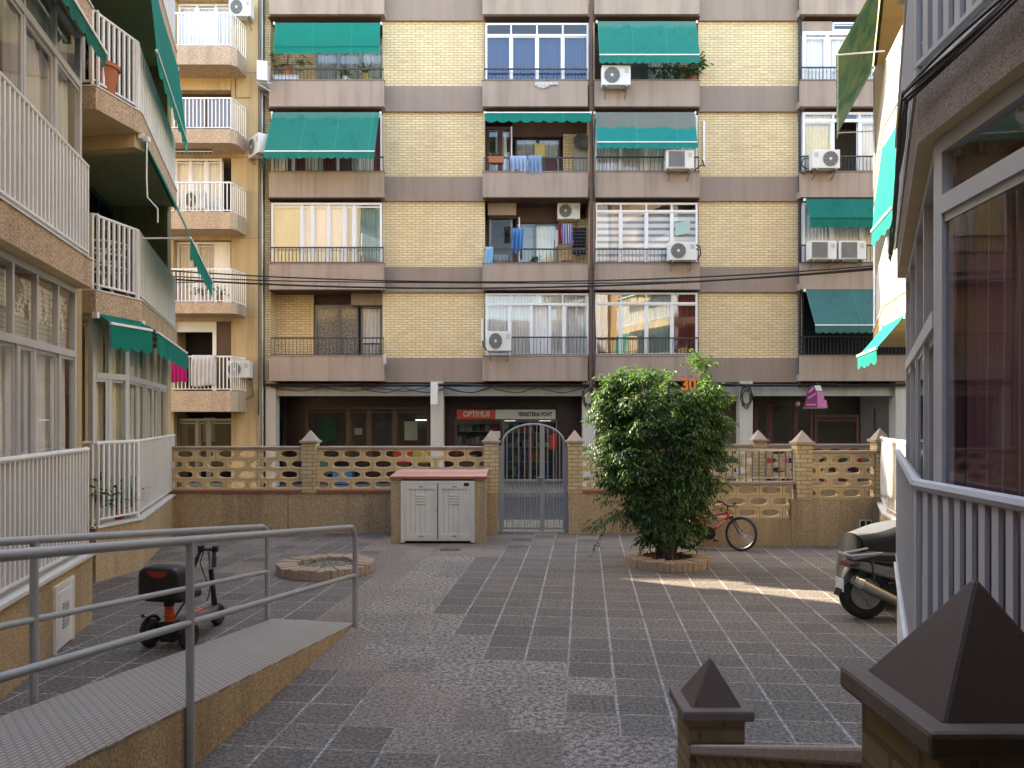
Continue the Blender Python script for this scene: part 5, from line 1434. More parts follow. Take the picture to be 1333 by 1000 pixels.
m.box(d0, d0+t_, YC-.03, YC+.05, .02, zd); m.box(d1-t_, d1, YC-.03, YC+.05, .02, zd); m.box(d0+t_, d1-t_, YC-.03, YC+.05, zd-.05, zd); m.box(d0+t_, d1-t_, YC-.028, YC+.05, .05, .08)
m.build('door_frame', M['white_dirty'], cb)
dm = (d0+d1)/2
for a, b in ((d0+t_+.004, dm-.012),(dm+.012, d1-t_-.004)):
    m = MB(); m.box(a, b, YC-.015, YC+.02, .085, zd-.055)
    for z0_, z1_ in ((.085,.17),(zd-.14,zd-.055)): m.box(a+.05, b-.05, YC-.032, YC-.0145, z0_, z1_)
    m.box(a, a+.05, YC-.032, YC-.0145, .085, zd-.055); m.box(b-.05, b, YC-.032, YC-.0145, .085, zd-.055)
    dr = m.build('door', M['white_dirty'], cb)
    m = MB()
    for i in range(4): m.obox(((a+b)/2, YC-.022, zd-.40+i*.048), (.16,.02,.026), (R(40),0,0))
    m.build('louvre', M['white_dirty'], dr)
    for z in (.13, zd-.10):
        m = MB(); m.box((a+b)/2-.04, (a+b)/2+.04, YC-.037, YC-.0325, z-.012, z+.012); m.build('label_plate', M['ac_grey'], dr)
    m = MB()
    for i in range(4): m.box(a+.09+i*.085, a+.095+i*.085, YC-.0175, YC-.0148, .175, zd-.15)
    m.build('panel_seam', M['ac_grey'], dr)
m = MB(); m.box(dm-.011, dm+.011, YC-.034, YC-.01, .09, zd-.06); m.tube([(dm,YC-.04,.62),(dm,YC-.075,.62),(dm,YC-.075,.54)], .012, 6); m.build('lock', M['steel'], cb)
m = MB(); m.box(d1-.19, d1-.10, YC-.040, YC-.031, zd-.09, zd-.035); m.build('name_plate', M['black'], cb)
# ---- ring planters of set bricks
def ring(label, c, ro, ri, h, n, name='ring_planter', fill='soil', fh=.05):
    t = thing(name, label, 'planter', (c[0],c[1],0)); rnd = random.Random(n)
    m = MB()
    for k in range(n):
        a0, a1 = 2*math.pi*(k+.03)/n, 2*math.pi*(k+.97)/n; hh = h+rnd.uniform(-.012,.012); jr = rnd.uniform(-.012,.012)
        m.prism([(r*math.cos(a), r*math.sin(a), .0) for r, a in ((ri,a0),(ro+jr,a0),(ro+jr,a1),(ri,a1))], (0,0,hh))
    m.build('brick_ring', M['ringbrick'], t, local=True, bevel=.008)
    m = MB(); m.lathe([(ri+.01,0),(ri+.04,h*.9),(ro-.04,h*.9),(ro-.02,0)], (0,0,0), 'Z', 40); m.build('mortar', M['capstone'], t, local=True)
    m = MB(); m.lathe([(0,fh),(ri*.5,fh+.01),(ri+.01,fh-.015)], (0,0,0), 'Z', 24); m.build('soil', M[fill], t, local=True)
    return t
pl1 = ring('empty round brick planter with sparse weeds beside the ramp end', ground_px(424,744), .68, .40, .14, 46, fill='gravel', fh=.095)
TX, TY = PX(869,11.5), 11.5
pl2 = ring('round brick planter ring around the ficus trunk', (TX,TY), .62, .36, .14, 44)
m = MB(); rnd = random.Random(8)
for k in range(55):
    a, r = rnd.random()*6.28, .36*math.sqrt(rnd.random()); p = Vector((r*math.cos(a), r*math.sin(a), .095))
    if rnd.random() < .4: continue
    leaf_cluster(m, p+Vector((0,0,.02)), 4, .03, .05, .1, 1.0, .3, rnd)
wd = m.build('weeds', M['leaf2'], None, recalc=False, weld=False); c_ = ground_px(424,744); wd.location = (c_[0],c_[1],0)
tag(wd, 'sparse green weeds growing in the empty round planter', 'weeds', kind='stuff')

# ------------------------------------------------------------------ ramp with handrails
rp = thing('access_ramp', 'brown sided access ramp with a studded grey walking surface', 'ramp', (-2.2,8.2,0))
def rxr(y): return -2.49 + .0988*y
def rxl(y): return -3.43 + .0988*y
def rz(y): return max(0.012, .117*(8.28-y))
y1_, y0_ = 8.36, 1.0
def rampmesh(dx0, dx1, dz, dzb, name, mat, yb=y0_, ye=y1_):
    m = MB(); A = []
    for y in (ye, yb):
        A.append([(rxl(y)+dx0,y),(rxr(y)+dx1,y)])
    (a,b),(c,d) = A
    v = [(a[0],a[1],rz(a[1])+dz),(b[0],b[1]-.18,rz(b[1]-.18)*.0+rz(b[1])+dz),(d[0],d[1],rz(d[1])+dz),(c[0],c[1],rz(c[1])+dz)]
    lo = [(p[0],p[1],dzb if dzb is not None else p[2]-.03) for p in v]
    m.add(v+lo, [(0,1,2,3),(7,6,5,4),(0,4,5,1),(1,5,6,2),(2,6,7,3),(3,7,4,0)])
    return m.build(name, M[mat], rp)
rampmesh(.0, .0, -.012, -.02, 'ramp_body', 'pebble')
# own frame for the plate so that the studs run along it
m = MB(); v = [(rxl(y1_)-.0,y1_,rz(y1_)+.004),(rxr(y1_-.18)+.012,y1_-.18,rz(y1_-.18)+.004),(rxr(y0_)+.012,y0_,rz(y0_)+.004),(rxl(y0_),y0_,rz(y0_)+.004)]
m.add(v+[(p[0],p[1],p[2]-.014) for p in v], [(0,1,2,3),(7,6,5,4),(0,4,5,1),(1,5,6,2),(2,6,7,3),(3,7,4,0)])
m.build('tread_plate', M['tread'], rp)
def handrail(label, fxx, y_end, y_posts, y_start, lift=0):
    t = thing('handrail', label, 'handrail', (fxx(y_end),y_end,0), 0, 'ramp handrails')
    H_ = 1.03; r = .027; e = .13
    def pt(y, h): return (fxx(y), y, rz(y)+h)
    pts = [(fxx(y_end),y_end,-.0)] + [(fxx(y_end),y_end,z) for z in (.5, H_-e)]
    pts += [(fxx(y_end-e*.3),y_end-e*.3,H_-e*.28+rz(y_end)*.6),(fxx(y_end-e),y_end-e,H_+rz(y_end-e))]
    pts += [pt(y_end-e-.1, H_), pt((y_end+y_start)/2, H_), pt(y_start, H_)]
    m = MB(); m.tube(pts, r, 10); m.build('top_rail', M['galv'], t, smooth=True)
    m = MB(); m.tube([pt(y_end, .52), pt(y_start, .52)], r*.82, 10); m.build('mid_rail', M['galv'], t, smooth=True)
    for y in y_posts:
        m = MB(); m.tube([(fxx(y),y,-.01),(fxx(y),y,rz(y)+H_)], r*.95, 10)
        m.build('post', M['galv'], t, smooth=True)
    return t
handrail('nearer grey tubular handrail along the open side of the ramp', lambda y: rxr(y)+.035, 8.10, (4.74, 1.6), 1.2)
handrail('farther grey tubular handrail beside the three wheeled scooter', lambda y: rxl(y)-.045, 8.33, (4.82, 1.6), 1.2)

# ------------------------------------------------------------------ ficus
tr = thing('ficus_tree', 'dense dark green ficus growing from a round brick planter', 'tree', (TX,TY,0))
rnd = random.Random(41)
m = MB()
prof = [(.28,.22),(.41,.32),(.6,.46),(.87,.62),(1.33,.80),(1.75,.87),(2.13,.90),(2.5,.88),(2.72,.74),(2.88,.42),(3.0,.15)]
def rad(z):
    if z <= prof[0][0]: return .92*prof[0][1]*z/prof[0][0]
    for (a,b),(c,d) in zip(prof, prof[1:]):
        if z <= c: return .92*(b+(d-b)*(z-a)/(c-a))
    return .1
stems = []
for k in range(11):
    a = 6.28*k/11+rnd.uniform(-.3,.3); r0 = rnd.uniform(.03,.16); top = rnd.uniform(1.7,2.75); R1_ = rnd.uniform(.25,.7)
    pts = [Vector((r0*math.cos(a), r0*math.sin(a), .03))]
    for i in range(1,8):
        q = i/7; rr = r0+(R1_-r0)*q**1.3
        pts.append(Vector((rr*math.cos(a+q*.5)+rnd.gauss(0,.025), rr*math.sin(a+q*.5)+rnd.gauss(0,.025), .03+(top)*q)))
    m.tube(pts, [.028*(1-.8*i/7)+.004 for i in range(8)], 6); stems.append(pts)
# side twigs
for pts in stems:
    for _ in range(9):
        i = rnd.randint(2,6); p = pts[i]; d = Vector((p.x+rnd.gauss(0,.25), p.y+rnd.gauss(0,.25), .15)).normalized()
        L = rnd.uniform(.2,.5); m.tube([p, p+d*L*.6+Vector((0,0,.06)), p+d*L], [.009,.006,.003], 5)
m.build('trunk', M['bark'], tr, local=True, smooth=True)
m = MB(); mn = MB()
lumps = []
for k in range(60):
    z = rnd.uniform(.55,2.85); a = rnd.random()*6.28
    lumps.append((Vector((math.cos(a)*rad(z), math.sin(a)*rad(z), z)), rnd.uniform(.16,.36), rnd.uniform(-1.1,1)))
def bump_at(p):
    s_ = 0
    for c, r, w in lumps:
        d = (p-c).length/r
        if d < 1.6: s_ += w*math.exp(-d*d*1.6)
    return s_
SH = -.11       # the crown leans a little to the gate side of the trunk
def spray(p, outward, L, n, size):
    """a drooping twig with paired leaves"""
    d = (outward + Vector((rnd.gauss(0,.35), rnd.gauss(0,.35), rnd.uniform(-.1,.5)))).normalized()
    if (Vector((p.x-.26-.12*p.y, 0, p.z-2.745))).length < .21: return      # a thin spot in the crown
    for i in range(n):
        q = i/n
        c = p + d*L*q + Vector((0,0,-L*.6*q*q))
        tdir = (d + Vector((0,0,-1.2*q))).normalized()
        side = tdir.cross(Vector((0,0,1)))
        if side.length < .1: side = Vector((1,0,0))
        side.normalize()
        ld = (tdir*.55 + side*(1 if i % 2 else -1)*rnd.uniform(.35,.9) + Vector((0,0,rnd.uniform(-.95,-.05)))).normalized()
        s_ = size*rnd.uniform(.7,1.25)
        w = ld.cross(Vector((rnd.gauss(0,.45), rnd.gauss(0,.45), 1))).normalized()*s_*.21
        nr = ld.cross(w).normalized()*s_*.07
        (mn if c.z > 2.35 and rnd.random() < (c.z-2.2)*.7 or rnd.random() < .03 else m).add([c, c+ld*s_*.4+w-nr, c+ld*s_*.98-Vector((0,0,s_*.14)), c+ld*s_*.4-w-nr, c+ld*s_*.45+nr*.4], [(0,1,4),(1,2,4),(2,3,4),(3,0,4)])
DY = .60        # the crown is shallower than it is wide
clumps = []
for k in range(150):
    z = .42 + 2.42*(rnd.random()**.85); a = rnd.random()*6.28; f = rnd.uniform(.62,1.0)
    c = Vector((math.cos(a)*rad(z)*f, math.sin(a)*rad(z)*f, z))
    if any((c-q).length < .17 for q in clumps): continue
    clumps.append(c)
for c in clumps:
    r = rnd.uniform(.13,.24); a = math.atan2(c.y, c.x)
    out = Vector((math.cos(a), math.sin(a)*.8, .1 if c.z < 1.9 else .6))
    for i in range(int(1150*r*r*1.6)+12):
        g3 = Vector((rnd.gauss(0,1), rnd.gauss(0,1), rnd.gauss(0,1))); g3 = g3.normalized()*r*rnd.random()**.5
        g3.z = g3.z*.8 - .35*max(0, g3.dot(out))
        p = c + g3; p.y *= DY; p.x += SH*min(1, p.z/1.2)
        spray(p, (out*.6+g3.normalized()*.8), rnd.uniform(.10,.20), rnd.randint(6,9), .058)
for k in range(900):     # sparse shaded leaves deep inside
    z = .35 + 2.4*rnd.random(); a = rnd.random()*6.28; f = math.sqrt(rnd.uniform(.05,.45))
    p = Vector((math.cos(a)*rad(z)*f + SH*min(1,z/1.2), math.sin(a)*rad(z)*f*DY, z))
    spray(p, Vector((math.cos(a), math.sin(a), .1)), rnd.uniform(.12,.22), 7, .06)
# upright leaders on the top, loose side sprays, a low branch towards the gate
for (x, y, z, n) in ((.40,.0,3.06,26),(.47,.1,2.9,22),(.30,-.1,2.86,22),(.58,.0,2.95,10),(-.66,.0,2.80,30),(-.84,-.05,2.72,20),(-.42,.1,2.82,24),(-.15,-.1,2.80,22),(.10,.1,2.84,20),(.70,.0,2.60,20),(.80,.05,2.42,20),(-.95,.0,2.5,16),(.84,-.05,2.15,12),(-1.04,0,2.2,14),(-1.05,-.1,1.75,14),(.80,-.1,1.6,10),(-.98,.0,1.35,12),(.74,-.1,1.2,8),(.42,-.05,.58,30),(.36,.0,.42,22),(.55,.0,.80,20),(.25,-.1,.36,14),(-.9,-.1,1.0,10)):
    for i in range(n):
        spray(Vector((x+rnd.gauss(0,.08), y+rnd.gauss(0,.09), z+rnd.gauss(0,.06))), Vector((x*.8, y, .8 if z > 2.3 else .1)), rnd.uniform(.12,.22), 8, .06)
for i in range(26):
    q = i/26
    spray(Vector((-.7-.42*q+rnd.gauss(0,.04), -.25+rnd.gauss(0,.06), .80-.18*q+rnd.gauss(0,.06))), Vector((-1,0,-.2)), .16, 7, .062)
for i in range(5):
    spray(Vector((-.95-.04*i, -.25, .64-.07*i)), Vector((-.3,0,-1)), .14, 6, .06)
m.build('crown', M['leaf'], tr, local=True, recalc=False, weld=False)
mn.build('young_leaves', M['leaf_new'], tr, local=True, recalc=False, weld=False)
# ------------------------------------------------------------------ vehicles
def wheel(parent, c, r, tyre_r, axis='Y', width=None, spokes=0, rim_m='steel', name='wheel', rim_r=None, hubw=.06, spoke_r=.002, tilt=None):
    """upright wheel, axle along Y in local coordinates"""
    w = MB(tilt); n = 36
    w.tube([(c[0]+ (r-tyre_r)*math.cos(a), c[1], c[2]+(r-tyre_r)*math.sin(a)) for a in [2*math.pi*k/n for k in range(n)]], tyre_r, 10, True)
    o = w.build(name, M['rubber'], parent, local=True, smooth=True)
    rr = rim_r or (r-2*tyre_r)
    if spokes:
        q = MB(tilt); q.tube([(c[0]+rr*math.cos(a), c[1], c[2]+rr*math.sin(a)) for a in [2*math.pi*k/n for k in range(n)]], .0085, 8, True)
        q.build('rim', M['chrome'], o, local=True, smooth=True)
        q = MB(tilt)
        for k in range(spokes):
            a = 2*math.pi*k/spokes; b_ = a+(.5 if k % 2 else -.5); s_ = hubw/2*(1 if k % 4 < 2 else -1)
            q.tube([(c[0]+.018*math.cos(b_), c[1]+s_, c[2]+.018*math.sin(b_)), (c[0]+rr*math.cos(a), c[1], c[2]+rr*math.sin(a))], spoke_r, 4)
        q.build('spokes', M['chrome'], o, local=True)
        q = MB(tilt); q.lathe([(0,-hubw/2),(.02,-hubw/2),(.014,0),(.02,hubw/2),(0,hubw/2)], c, 'Y', 12); q.build('hub', M['steel'], o, local=True, smooth=True)
    else:
        hw = (width or tyre_r*1.5)/2
        q = MB(tilt); q.lathe([(0,-hw*.6),(rr*.35,-hw*.7),(rr*.42,-hw*.35),(rr*.9,-hw*.4),(rr*1.06,-hw),(rr*1.06,hw),(rr*.9,hw*.4),(rr*.42,hw*.35),(rr*.35,hw*.7),(0,hw*.6)], c, 'Y', 24)
        q.build('rim', M[rim_m], o, local=True, smooth=True)
        q = MB(tilt)
        for k in range(5):
            a = 2*math.pi*k/5
            q.bar((c[0]+rr*.3*math.cos(a), c[1]-hw*.5, c[2]+rr*.3*math.sin(a)),(c[0]+rr*.98*math.cos(a), c[1]-hw*.72, c[2]+rr*.98*math.sin(a)), .03, .02, (0,1,0))
        q.build('spoke', M[rim_m], o, local=True)
    return o
# ---- three-wheeled electric scooter: forward +X in local space
ms = thing('mobility_scooter', 'black and orange three wheeled electric scooter with a padded seat back', 'scooter', (-3.27,7.34,0), R(80))
RW_ = .135
for s_ in (-1,1): wheel(ms, (0,s_*.20,RW_), RW_, .045, width=.08, rim_m='ac_dark')
wheel(ms, (.83,0,.115), .115, .038, width=.065, rim_m='ac_dark')
m = MB(); m.tube([(0,-.17,RW_),(0,.17,RW_)], .02, 8); m.bar((0,-.15,RW_),(.2,-.08,.17), .03, .03); m.bar((0,.15,RW_),(.2,.08,.17), .03, .03); m.build('rear_axle', M['black'], ms, local=True)
m = MB(); m.box(-.06,.07,-.075,.075,.07,.26); m.build('motor_box', M['black'], ms, local=True, bevel=.012)
m = MB(); m.slab([(.05,-.09),(.22,-.12),(.55,-.12),(.74,-.06),(.80,-.03),(.80,.03),(.74,.06),(.55,.12),(.22,.12),(.05,.09)], .17, .225); m.build('deck', M['ac_dark'], ms, local=True, bevel=.012)
m = MB(); m.slab([(.42,-.02),(.5,-.07),(.60,-.07),(.52,-.02)], .2255, .229); m.slab([(.46,.02),(.54,.07),(.64,.06),(.56,.02)], .2255, .229); m.build('deck_sticker', M['orange'], ms, local=True)
m = MB(); m.tube([(0,0,.24),(-.01,0,.42)], .043, 12); m.tube([(-.004,0,.30),(-.005,0,.325)], .052, 12); m.build('seat_post', M['orange'], ms, local=True, smooth=True)
m = MB(); m.tube([(-.01,0,.41),(-.01,0,.49)], .05, 12); m.tube([(.03,.0,.24),(.14,-.1,.46)], .009, 6); m.build('post_clamp', M['black'], ms, local=True)
m = MB(); m.obox((.10,0,.485),(.36,.34,.07)); m.build('seat', M['black'], ms, local=True, bevel=.025)
m = MB(); m.obox((.17,0,.455),(.30,.30,.025)); m.build('seat_trim', M['orange'], ms, local=True, bevel=.008)
m = MB(); pr = []
for k in range(28):
    a = 2*math.pi*k/28; ca_, sa_ = math.cos(a), math.sin(a); e = .42
    pr.append((0, .215*abs(ca_)**e*(1 if ca_ > 0 else -1), .64+.165*abs(sa_)**e*(1 if sa_ > 0 else -1)))
m.prism([Vector(p)+Vector((-.19,0,0)) for p in pr], (.20,0,0)); m.build('seat_back_box', M['black'], ms, local=True, bevel=.035, smooth=False)
m = MB(); m.prism([(-.1945,.10*math.cos(a), .765+.058*math.sin(a)) for a in [math.pi+math.pi*k/14 for k in range(15)]], (.006,0,0)); m.build('reflector', M['red'], ms, local=True)
m = MB(); m.tube([(.79,0,.13),(.76,0,.30)], .03, 10); m.tube([(.77,0,.25),(.70,0,.62)], .026, 10); m.build('steering_column', M['black'], ms, local=True, smooth=True)
m = MB(); m.tube([(.70,0,.60),(.66,0,.86)], .017, 10); m.build('steering_stem', M['chrome'], ms, local=True, smooth=True)
m = MB(); m.tube([(.66,-.07,.83),(.66,.07,.83)], .014, 8)
for s_ in (-1,1):
    m.tube([(.66,.07*s_,.83),(.63,.085*s_,.80),(.58,.11*s_,.68)], .016, 8); m.obox((.65,.08*s_,.84),(.05,.045,.06))
m.build('handlebar', M['black'], ms, local=True, smooth=False)
for s_ in (-1,1):
    m = MB(); m.tube([(.61,.095*s_,.755),(.575,.112*s_,.67)], .022, 10); m.build('grip', M['rubber'], ms, local=True)
m = MB(); m.tube([(.65,.05,.82),(.60,.06,.70),(.64,.03,.55),(.74,.03,.42),(.72,.05,.28)], .006, 5); m.tube([(.65,-.05,.82),(.62,-.07,.66),(.68,-.03,.5)], .005, 5); m.build('brake_cable', M['cable'], ms, local=True)
for s_ in (-1,1):
    m = MB(); m.tube([((RW_+.025)*math.cos(a), s_*.20, RW_+(RW_+.025)*math.sin(a)) for a in [R(35+14*k) for k in range(10)]], .018, 6); m.build('mudguard', M['black'], ms, local=True)
m = MB(); m.lathe([(0,0),(.02,.005),(.02,.02),(0,.025)], (-.05,.24,.31), 'Y', 12); m.tube([(0,.20,.28),(-.05,.25,.305)], .008, 5); m.build('indicator', M['red'], ms, local=True)

# ---- red mountain bicycle leaning on the fence: forward +X, lean towards the wall (+Y)
bk = thing('bicycle', 'red mountain bicycle leaning on the pierced fence behind the tree', 'bicycle', (PX(900,12.9),12.88,0), R(-16))
WR = .285
lean = Matrix.Rotation(R(-9), 4, 'X')
def BB(): return MB(lean)
xf, xrr = .80, -.08
turn = lean @ Matrix.Translation((xf-.05,0,WR)) @ Matrix.Rotation(R(-28), 4, 'Z') @ Matrix.Translation((-(xf-.05),0,-WR))
wheel(bk, (xf,0,WR), WR, .023, spokes=28, tilt=turn, hubw=.08)
wheel(bk, (xrr,0,WR), WR, .023, spokes=28, tilt=lean, hubw=.1)
HT, HB = Vector((.56,0,.66)), Vector((.60,0,.55)); BBk = Vector((.28,0,.27)); ST = Vector((.17,0,.60)); SB = Vector((.20,0,.50))
m = BB(); m.tube([HT,HB], .024, 10)
m.tube([HB+Vector((-.01,0,.01)),BBk], .030, 12); m.tube([HT+Vector((-.01,0,-.03)),SB+Vector((0,0,.02))], .019, 10); m.tube([BBk,ST], .019, 10)
for s_ in (-1,1):
    m.tube([BBk+Vector((0,.03*s_,0)),(xrr,.06*s_,WR)], .011, 8); m.tube([SB+Vector((0,.02*s_,0)),(xrr,.06*s_,WR)], .010, 8)
m.build('frame', M['red_frame'], bk, local=True, smooth=True)
m = BB(); d_ = (BBk-HB).normalized()
for i in range(7):
    p = HB + d_*(.09+.026*i); m.obox((p.x,-.0305,p.z),(.016,.004,.030), (0,R(40),0))
m.build('frame_lettering', M['sign_white'], bk, local=True)
m = MB(turn)
for s_ in (-1,1): m.tube([(.605,.055*s_,.56),(.66,.055*s_,.50),(xf,.055*s_,WR)], [.017,.016,.011], 8)
m.bar((.61,-.075,.555),(.61,.075,.555), .03, .04); m.build('fork', M['black'], bk, local=True, smooth=True)
m = MB(turn); m.tube([(.56,0,.66),(.55,0,.73),(.60,0,.74)], .015, 8)
m.tube([(.60,-.12,.745),(.60,0,.74),(.60,.12,.745)], .012, 8)
for s_ in (-1,1): m.tube([(.60,.12*s_,.745),(.57,.20*s_,.79),(.53,.30*s_,.80)], .012, 8)
m.build('handlebar', M['black'], bk, local=True, smooth=True)
for s_ in (-1,1):
    m = MB(turn); m.tube([(.555,.22*s_,.795),(.53,.31*s_,.80)], .018, 8); m.build('grip', M['rubber'], bk, local=True)
    m = MB(turn); m.tube([(.58,.18*s_,.775),(.62,.22*s_,.74),(.60,.29*s_,.74)], .006, 5); m.build('brake_lever', M['black'], bk, local=True)
m = BB(); m.tube([(.60,-.04,.74),(.70,-.04,.72),(.72,-.03,.62),(.64,-.02,.56)], .004, 5); m.tube([(.60,.04,.74),(.72,.03,.74),(.70,.02,.62),(.5,.02,.60)], .004, 5); m.build('brake_cable', M['cable'], bk, local=True)
m = BB(); m.tube([ST,(.155,0,.68)], .013, 8); m.build('seat_post', M['chrome'], bk, local=True)
m = BB(); m.prism([(-.02,-.07,.68),(.06,-.065,.68),(.27,-.018,.675),(.27,.018,.675),(.06,.065,.68),(-.02,.07,.68)], (0,0,.045)); m.build('saddle', M['black'], bk, local=True, bevel=.015)
m = BB(); m.lathe([(.0,-.052),(.085,-.052),(.09,-.047),(.085,-.042),(0,-.042)], BBk, 'Y', 24); m.lathe([(.0,-.06),(.11,-.058),(.11,-.055),(0,-.055)], BBk, 'Y', 24); m.build('chainring', M['black'], bk, local=True)
for a, b in ((Vector((0,-.07,0)),Vector((.11,-.075,-.12))),(Vector((0,.06,0)),Vector((-.11,.065,.12)))):
    m = BB(); m.bar(BBk+a, BBk+b, .02, .02, (0,1,0)); m.build('crank', M['black'], bk, local=True)
for a, b in ((Vector((.11,-.12,-.12)),1),(Vector((-.11,.11,.12)),1)):
    m = BB(); m.obox(BBk+a, (.08,.09,.025)); m.build('pedal', M['black'], bk, local=True)

# ---- parked motor scooter (tail to the left), the covered one behind it
sc = thing('motor_scooter', 'silver motor scooter parked tail outwards between the white walls on the right', 'motor scooter', (3.86,8.42,0), R(4))
wheel(sc, (0,0,.285), .285, .062, width=.11, rim_m='ac_grey')
wheel(sc, (1.28,0,.285), .285, .055, width=.10, rim_m='ac_grey')
m = MB(); m.prism([(-.22,-.12,.62),(-.10,-.13,.66),(.25,-.13,.58),(.62,-.14,.50),(.62,-.14,.36),(.35,-.14,.42),(.05,-.13,.50),(-.14,-.12,.56)], (0,.26,0)); m.build('tail_fairing', M['grey_fairing'], sc, local=True, bevel=.03)
m = MB(); m.prism([(.25,-.15,.57),(.66,-.15,.5),(.72,-.15,.26),(.45,-.15,.30)], (0,.30,0)); m.prism([(.6,-.16,.30),(1.0,-.16,.26),(1.0,-.16,.20),(.6,-.16,.2)], (0,.32,0)); m.build('side_panel', M['black'], sc, local=True, bevel=.02)
m = MB(); m.prism([(-.18,-.12,.66),(.1,-.14,.72),(.45,-.14,.70),(.72,-.12,.66),(.70,-.12,.60),(.25,-.13,.61),(-.1,-.12,.65)], (0,.25,0)); m.build('seat', M['black'], sc, local=True, bevel=.03)
m = MB(); m.tube([(-.20,-.09,.70),(-.25,-.06,.72),(-.25,.06,.72),(-.20,.09,.70)], .014, 8); m.tube([(-.20,-.09,.70),(.12,-.15,.74)], .014, 8); m.tube([(-.20,.09,.70),(.12,.15,.74)], .014, 8); m.build('grab_rail', M['silver'], sc, local=True, smooth=True)
m = MB(); m.prism([(-.235,-.10,.575),(-.21,-.115,.63),(-.10,-.135,.64),(-.13,-.135,.60)], (0,.22,0)); m.build('tail_light', M['redwood'], sc, local=True, bevel=.01)
m = MB(); m.prism([(-.08,-.07,.55),(-.26,-.06,.38),(-.31,-.05,.26),(-.29,-.05,.26),(-.23,-.06,.36),(0,-.07,.50)], (0,.13,0)); m.build('mudguard', M['black'], sc, local=True)
m = MB(); m.box(-.278,-.27,-.08,.09,.31,.45); m.build('number_plate', M['sign_white'], sc, local=True)
m = MB(); m.tube([(-.20,-.17,.46),(-.02,-.175,.36),(.30,-.17,.21)], [.055,.062,.05], 14); m.build('exhaust', M['steel'], sc, local=True, smooth=True)
m = MB(); m.tube([(-.215,-.17,.468),(-.13,-.172,.42)], [.05,.068], 14); m.build('exhaust_tip', M['chrome'], sc, local=True, smooth=True)
m = MB(); m.tube([(.3,-.17,.21),(.45,-.12,.2)], .03, 8); m.prism([(-.02,.09,.24),(.5,.09,.2),(.5,.09,.36),(0,.09,.36)], (0,.06,0)); m.build('engine', M['ac_dark'], sc, local=True)
m = MB(); m.tube([(.04,-.11,.45),(.02,-.11,.66)], .022, 8); m.build('shock_absorber', M['black'], sc, local=True)
m = MB(); m.prism([(1.0,-.2,.26),(1.12,-.2,.9),(1.18,-.16,.92),(1.10,-.18,.26)], (0,.4,0)); m.build('leg_shield', M['silver'], sc, local=True, bevel=.03)
m = MB(); m.tube([(1.10,-.28,.98),(1.14,0,1.0),(1.10,.28,.98)], .015, 8); m.build('handlebar', M['black'], sc, local=True)
m = MB(); m.tube([(1.12,0,.95),(1.28,0,.285)], .03, 8); m.build('fork', M['steel'], sc, local=True)
cv = thing('covered_motorbike', 'motorbike under a silver and black cover behind the silver scooter', 'motorbike', (4.05,9.12,0), R(3))
rnd = random.Random(2)
def cover(u, v):
    """u along the bike (0 tail .. 1 nose), v around from the near hem over the top to the far hem"""
    x = u*1.95 - .02
    top = .84 + .30*min(1,u*1.55) - .16*max(0,u-.75)*4*.6
    hem = .30 - .1*u
    half = .24 + .10*math.sin(math.pi*min(1,u*1.2+.1))
    s_ = (v-.5)*2
    k = abs(s_)
    if k < .42: y = s_/.42*half*.85; z = top - .05*(k/.42)**2
    else:
        q = (k-.42)/.58; y = math.copysign(half*.85 + .13*q**.8, s_); z = top-.05 - (top-.05-hem)*q
        y += math.copysign(.028*math.sin(u*26+q*3)*q, s_)
    x += .02*math.sin(v*31)*max(0, .15-u)
    return (x, y, z + .012*math.sin(u*19+v*7))
m = MB(); m.grid(cover, 40, 36)
# the crown of the cover is silver, the skirts black
for i, f in enumerate(m.f):
    vmid = (i//40+.5)/36; m.mi[i] = 0 if .36 < vmid < .64 else 1
m.build('cover', [M['cover_silver'], M['cover_black']], cv, local=True, smooth=True, solid=.006)
m = MB(); m.grid(lambda u, v: tuple(Vector(cover(0, v)) * Vector((1,1,1)).x if False else (lambda a, b: (a[0]+.02*math.sin(v*20)*math.sin(u*3.14)-.01, b[1]*(1-u)+a[1]*u if False else a[1], (b[2])*(1-u)+a[2]*u))(cover(0, v), cover(0, v)[:2]+(.22,))), 6, 36)
m.build('cover_end', M['cover_black'], cv, local=True, smooth=True)
wheel(cv, (.16,0,.29), .29, .06, width=.1, rim_m='ac_grey'); wheel(cv, (1.5,0,.29), .29, .055, width=.1, rim_m='ac_grey')

# ------------------------------------------------------------------ stair pillars in the foreground
sp = thing('stair_wall', 'sloping low wall with two dark pyramid-capped pillars in the foreground', 'wall', (.95,2.7,0))
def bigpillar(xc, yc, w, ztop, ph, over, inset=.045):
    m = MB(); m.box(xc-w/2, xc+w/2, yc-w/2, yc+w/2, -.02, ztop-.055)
    p = m.build('pillar', M['brick_shaded'], sp, bevel=.008)
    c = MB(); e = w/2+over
    c.box(xc-e, xc+e, yc-e, yc+e, ztop-.054, ztop)
    c.build('cap_slab', M['cap_slab'], p, bevel=.011)
    c = MB(); e2 = e-inset; ztop += .001
    c.add([(xc-e2,yc-e2,ztop-.02),(xc+e2,yc-e2,ztop-.02),(xc+e2,yc+e2,ztop-.02),(xc-e2,yc+e2,ztop-.02)]+[(xc-e2,yc-e2,ztop),(xc+e2,yc-e2,ztop),(xc+e2,yc+e2,ztop),(xc-e2,yc+e2,ztop),(xc,yc,ztop+ph)], [(4,5,8),(5,6,8),(6,7,8),(7,4,8),(0,1,5,4),(1,2,6,5),(2,3,7,6),(3,0,4,7)])
    c.build('pyramid_cap', M['cap_dark'], p, bevel=.009)
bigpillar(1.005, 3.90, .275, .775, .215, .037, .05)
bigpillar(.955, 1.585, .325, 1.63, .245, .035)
m = MB(); x0, x1 = .90, 1.10
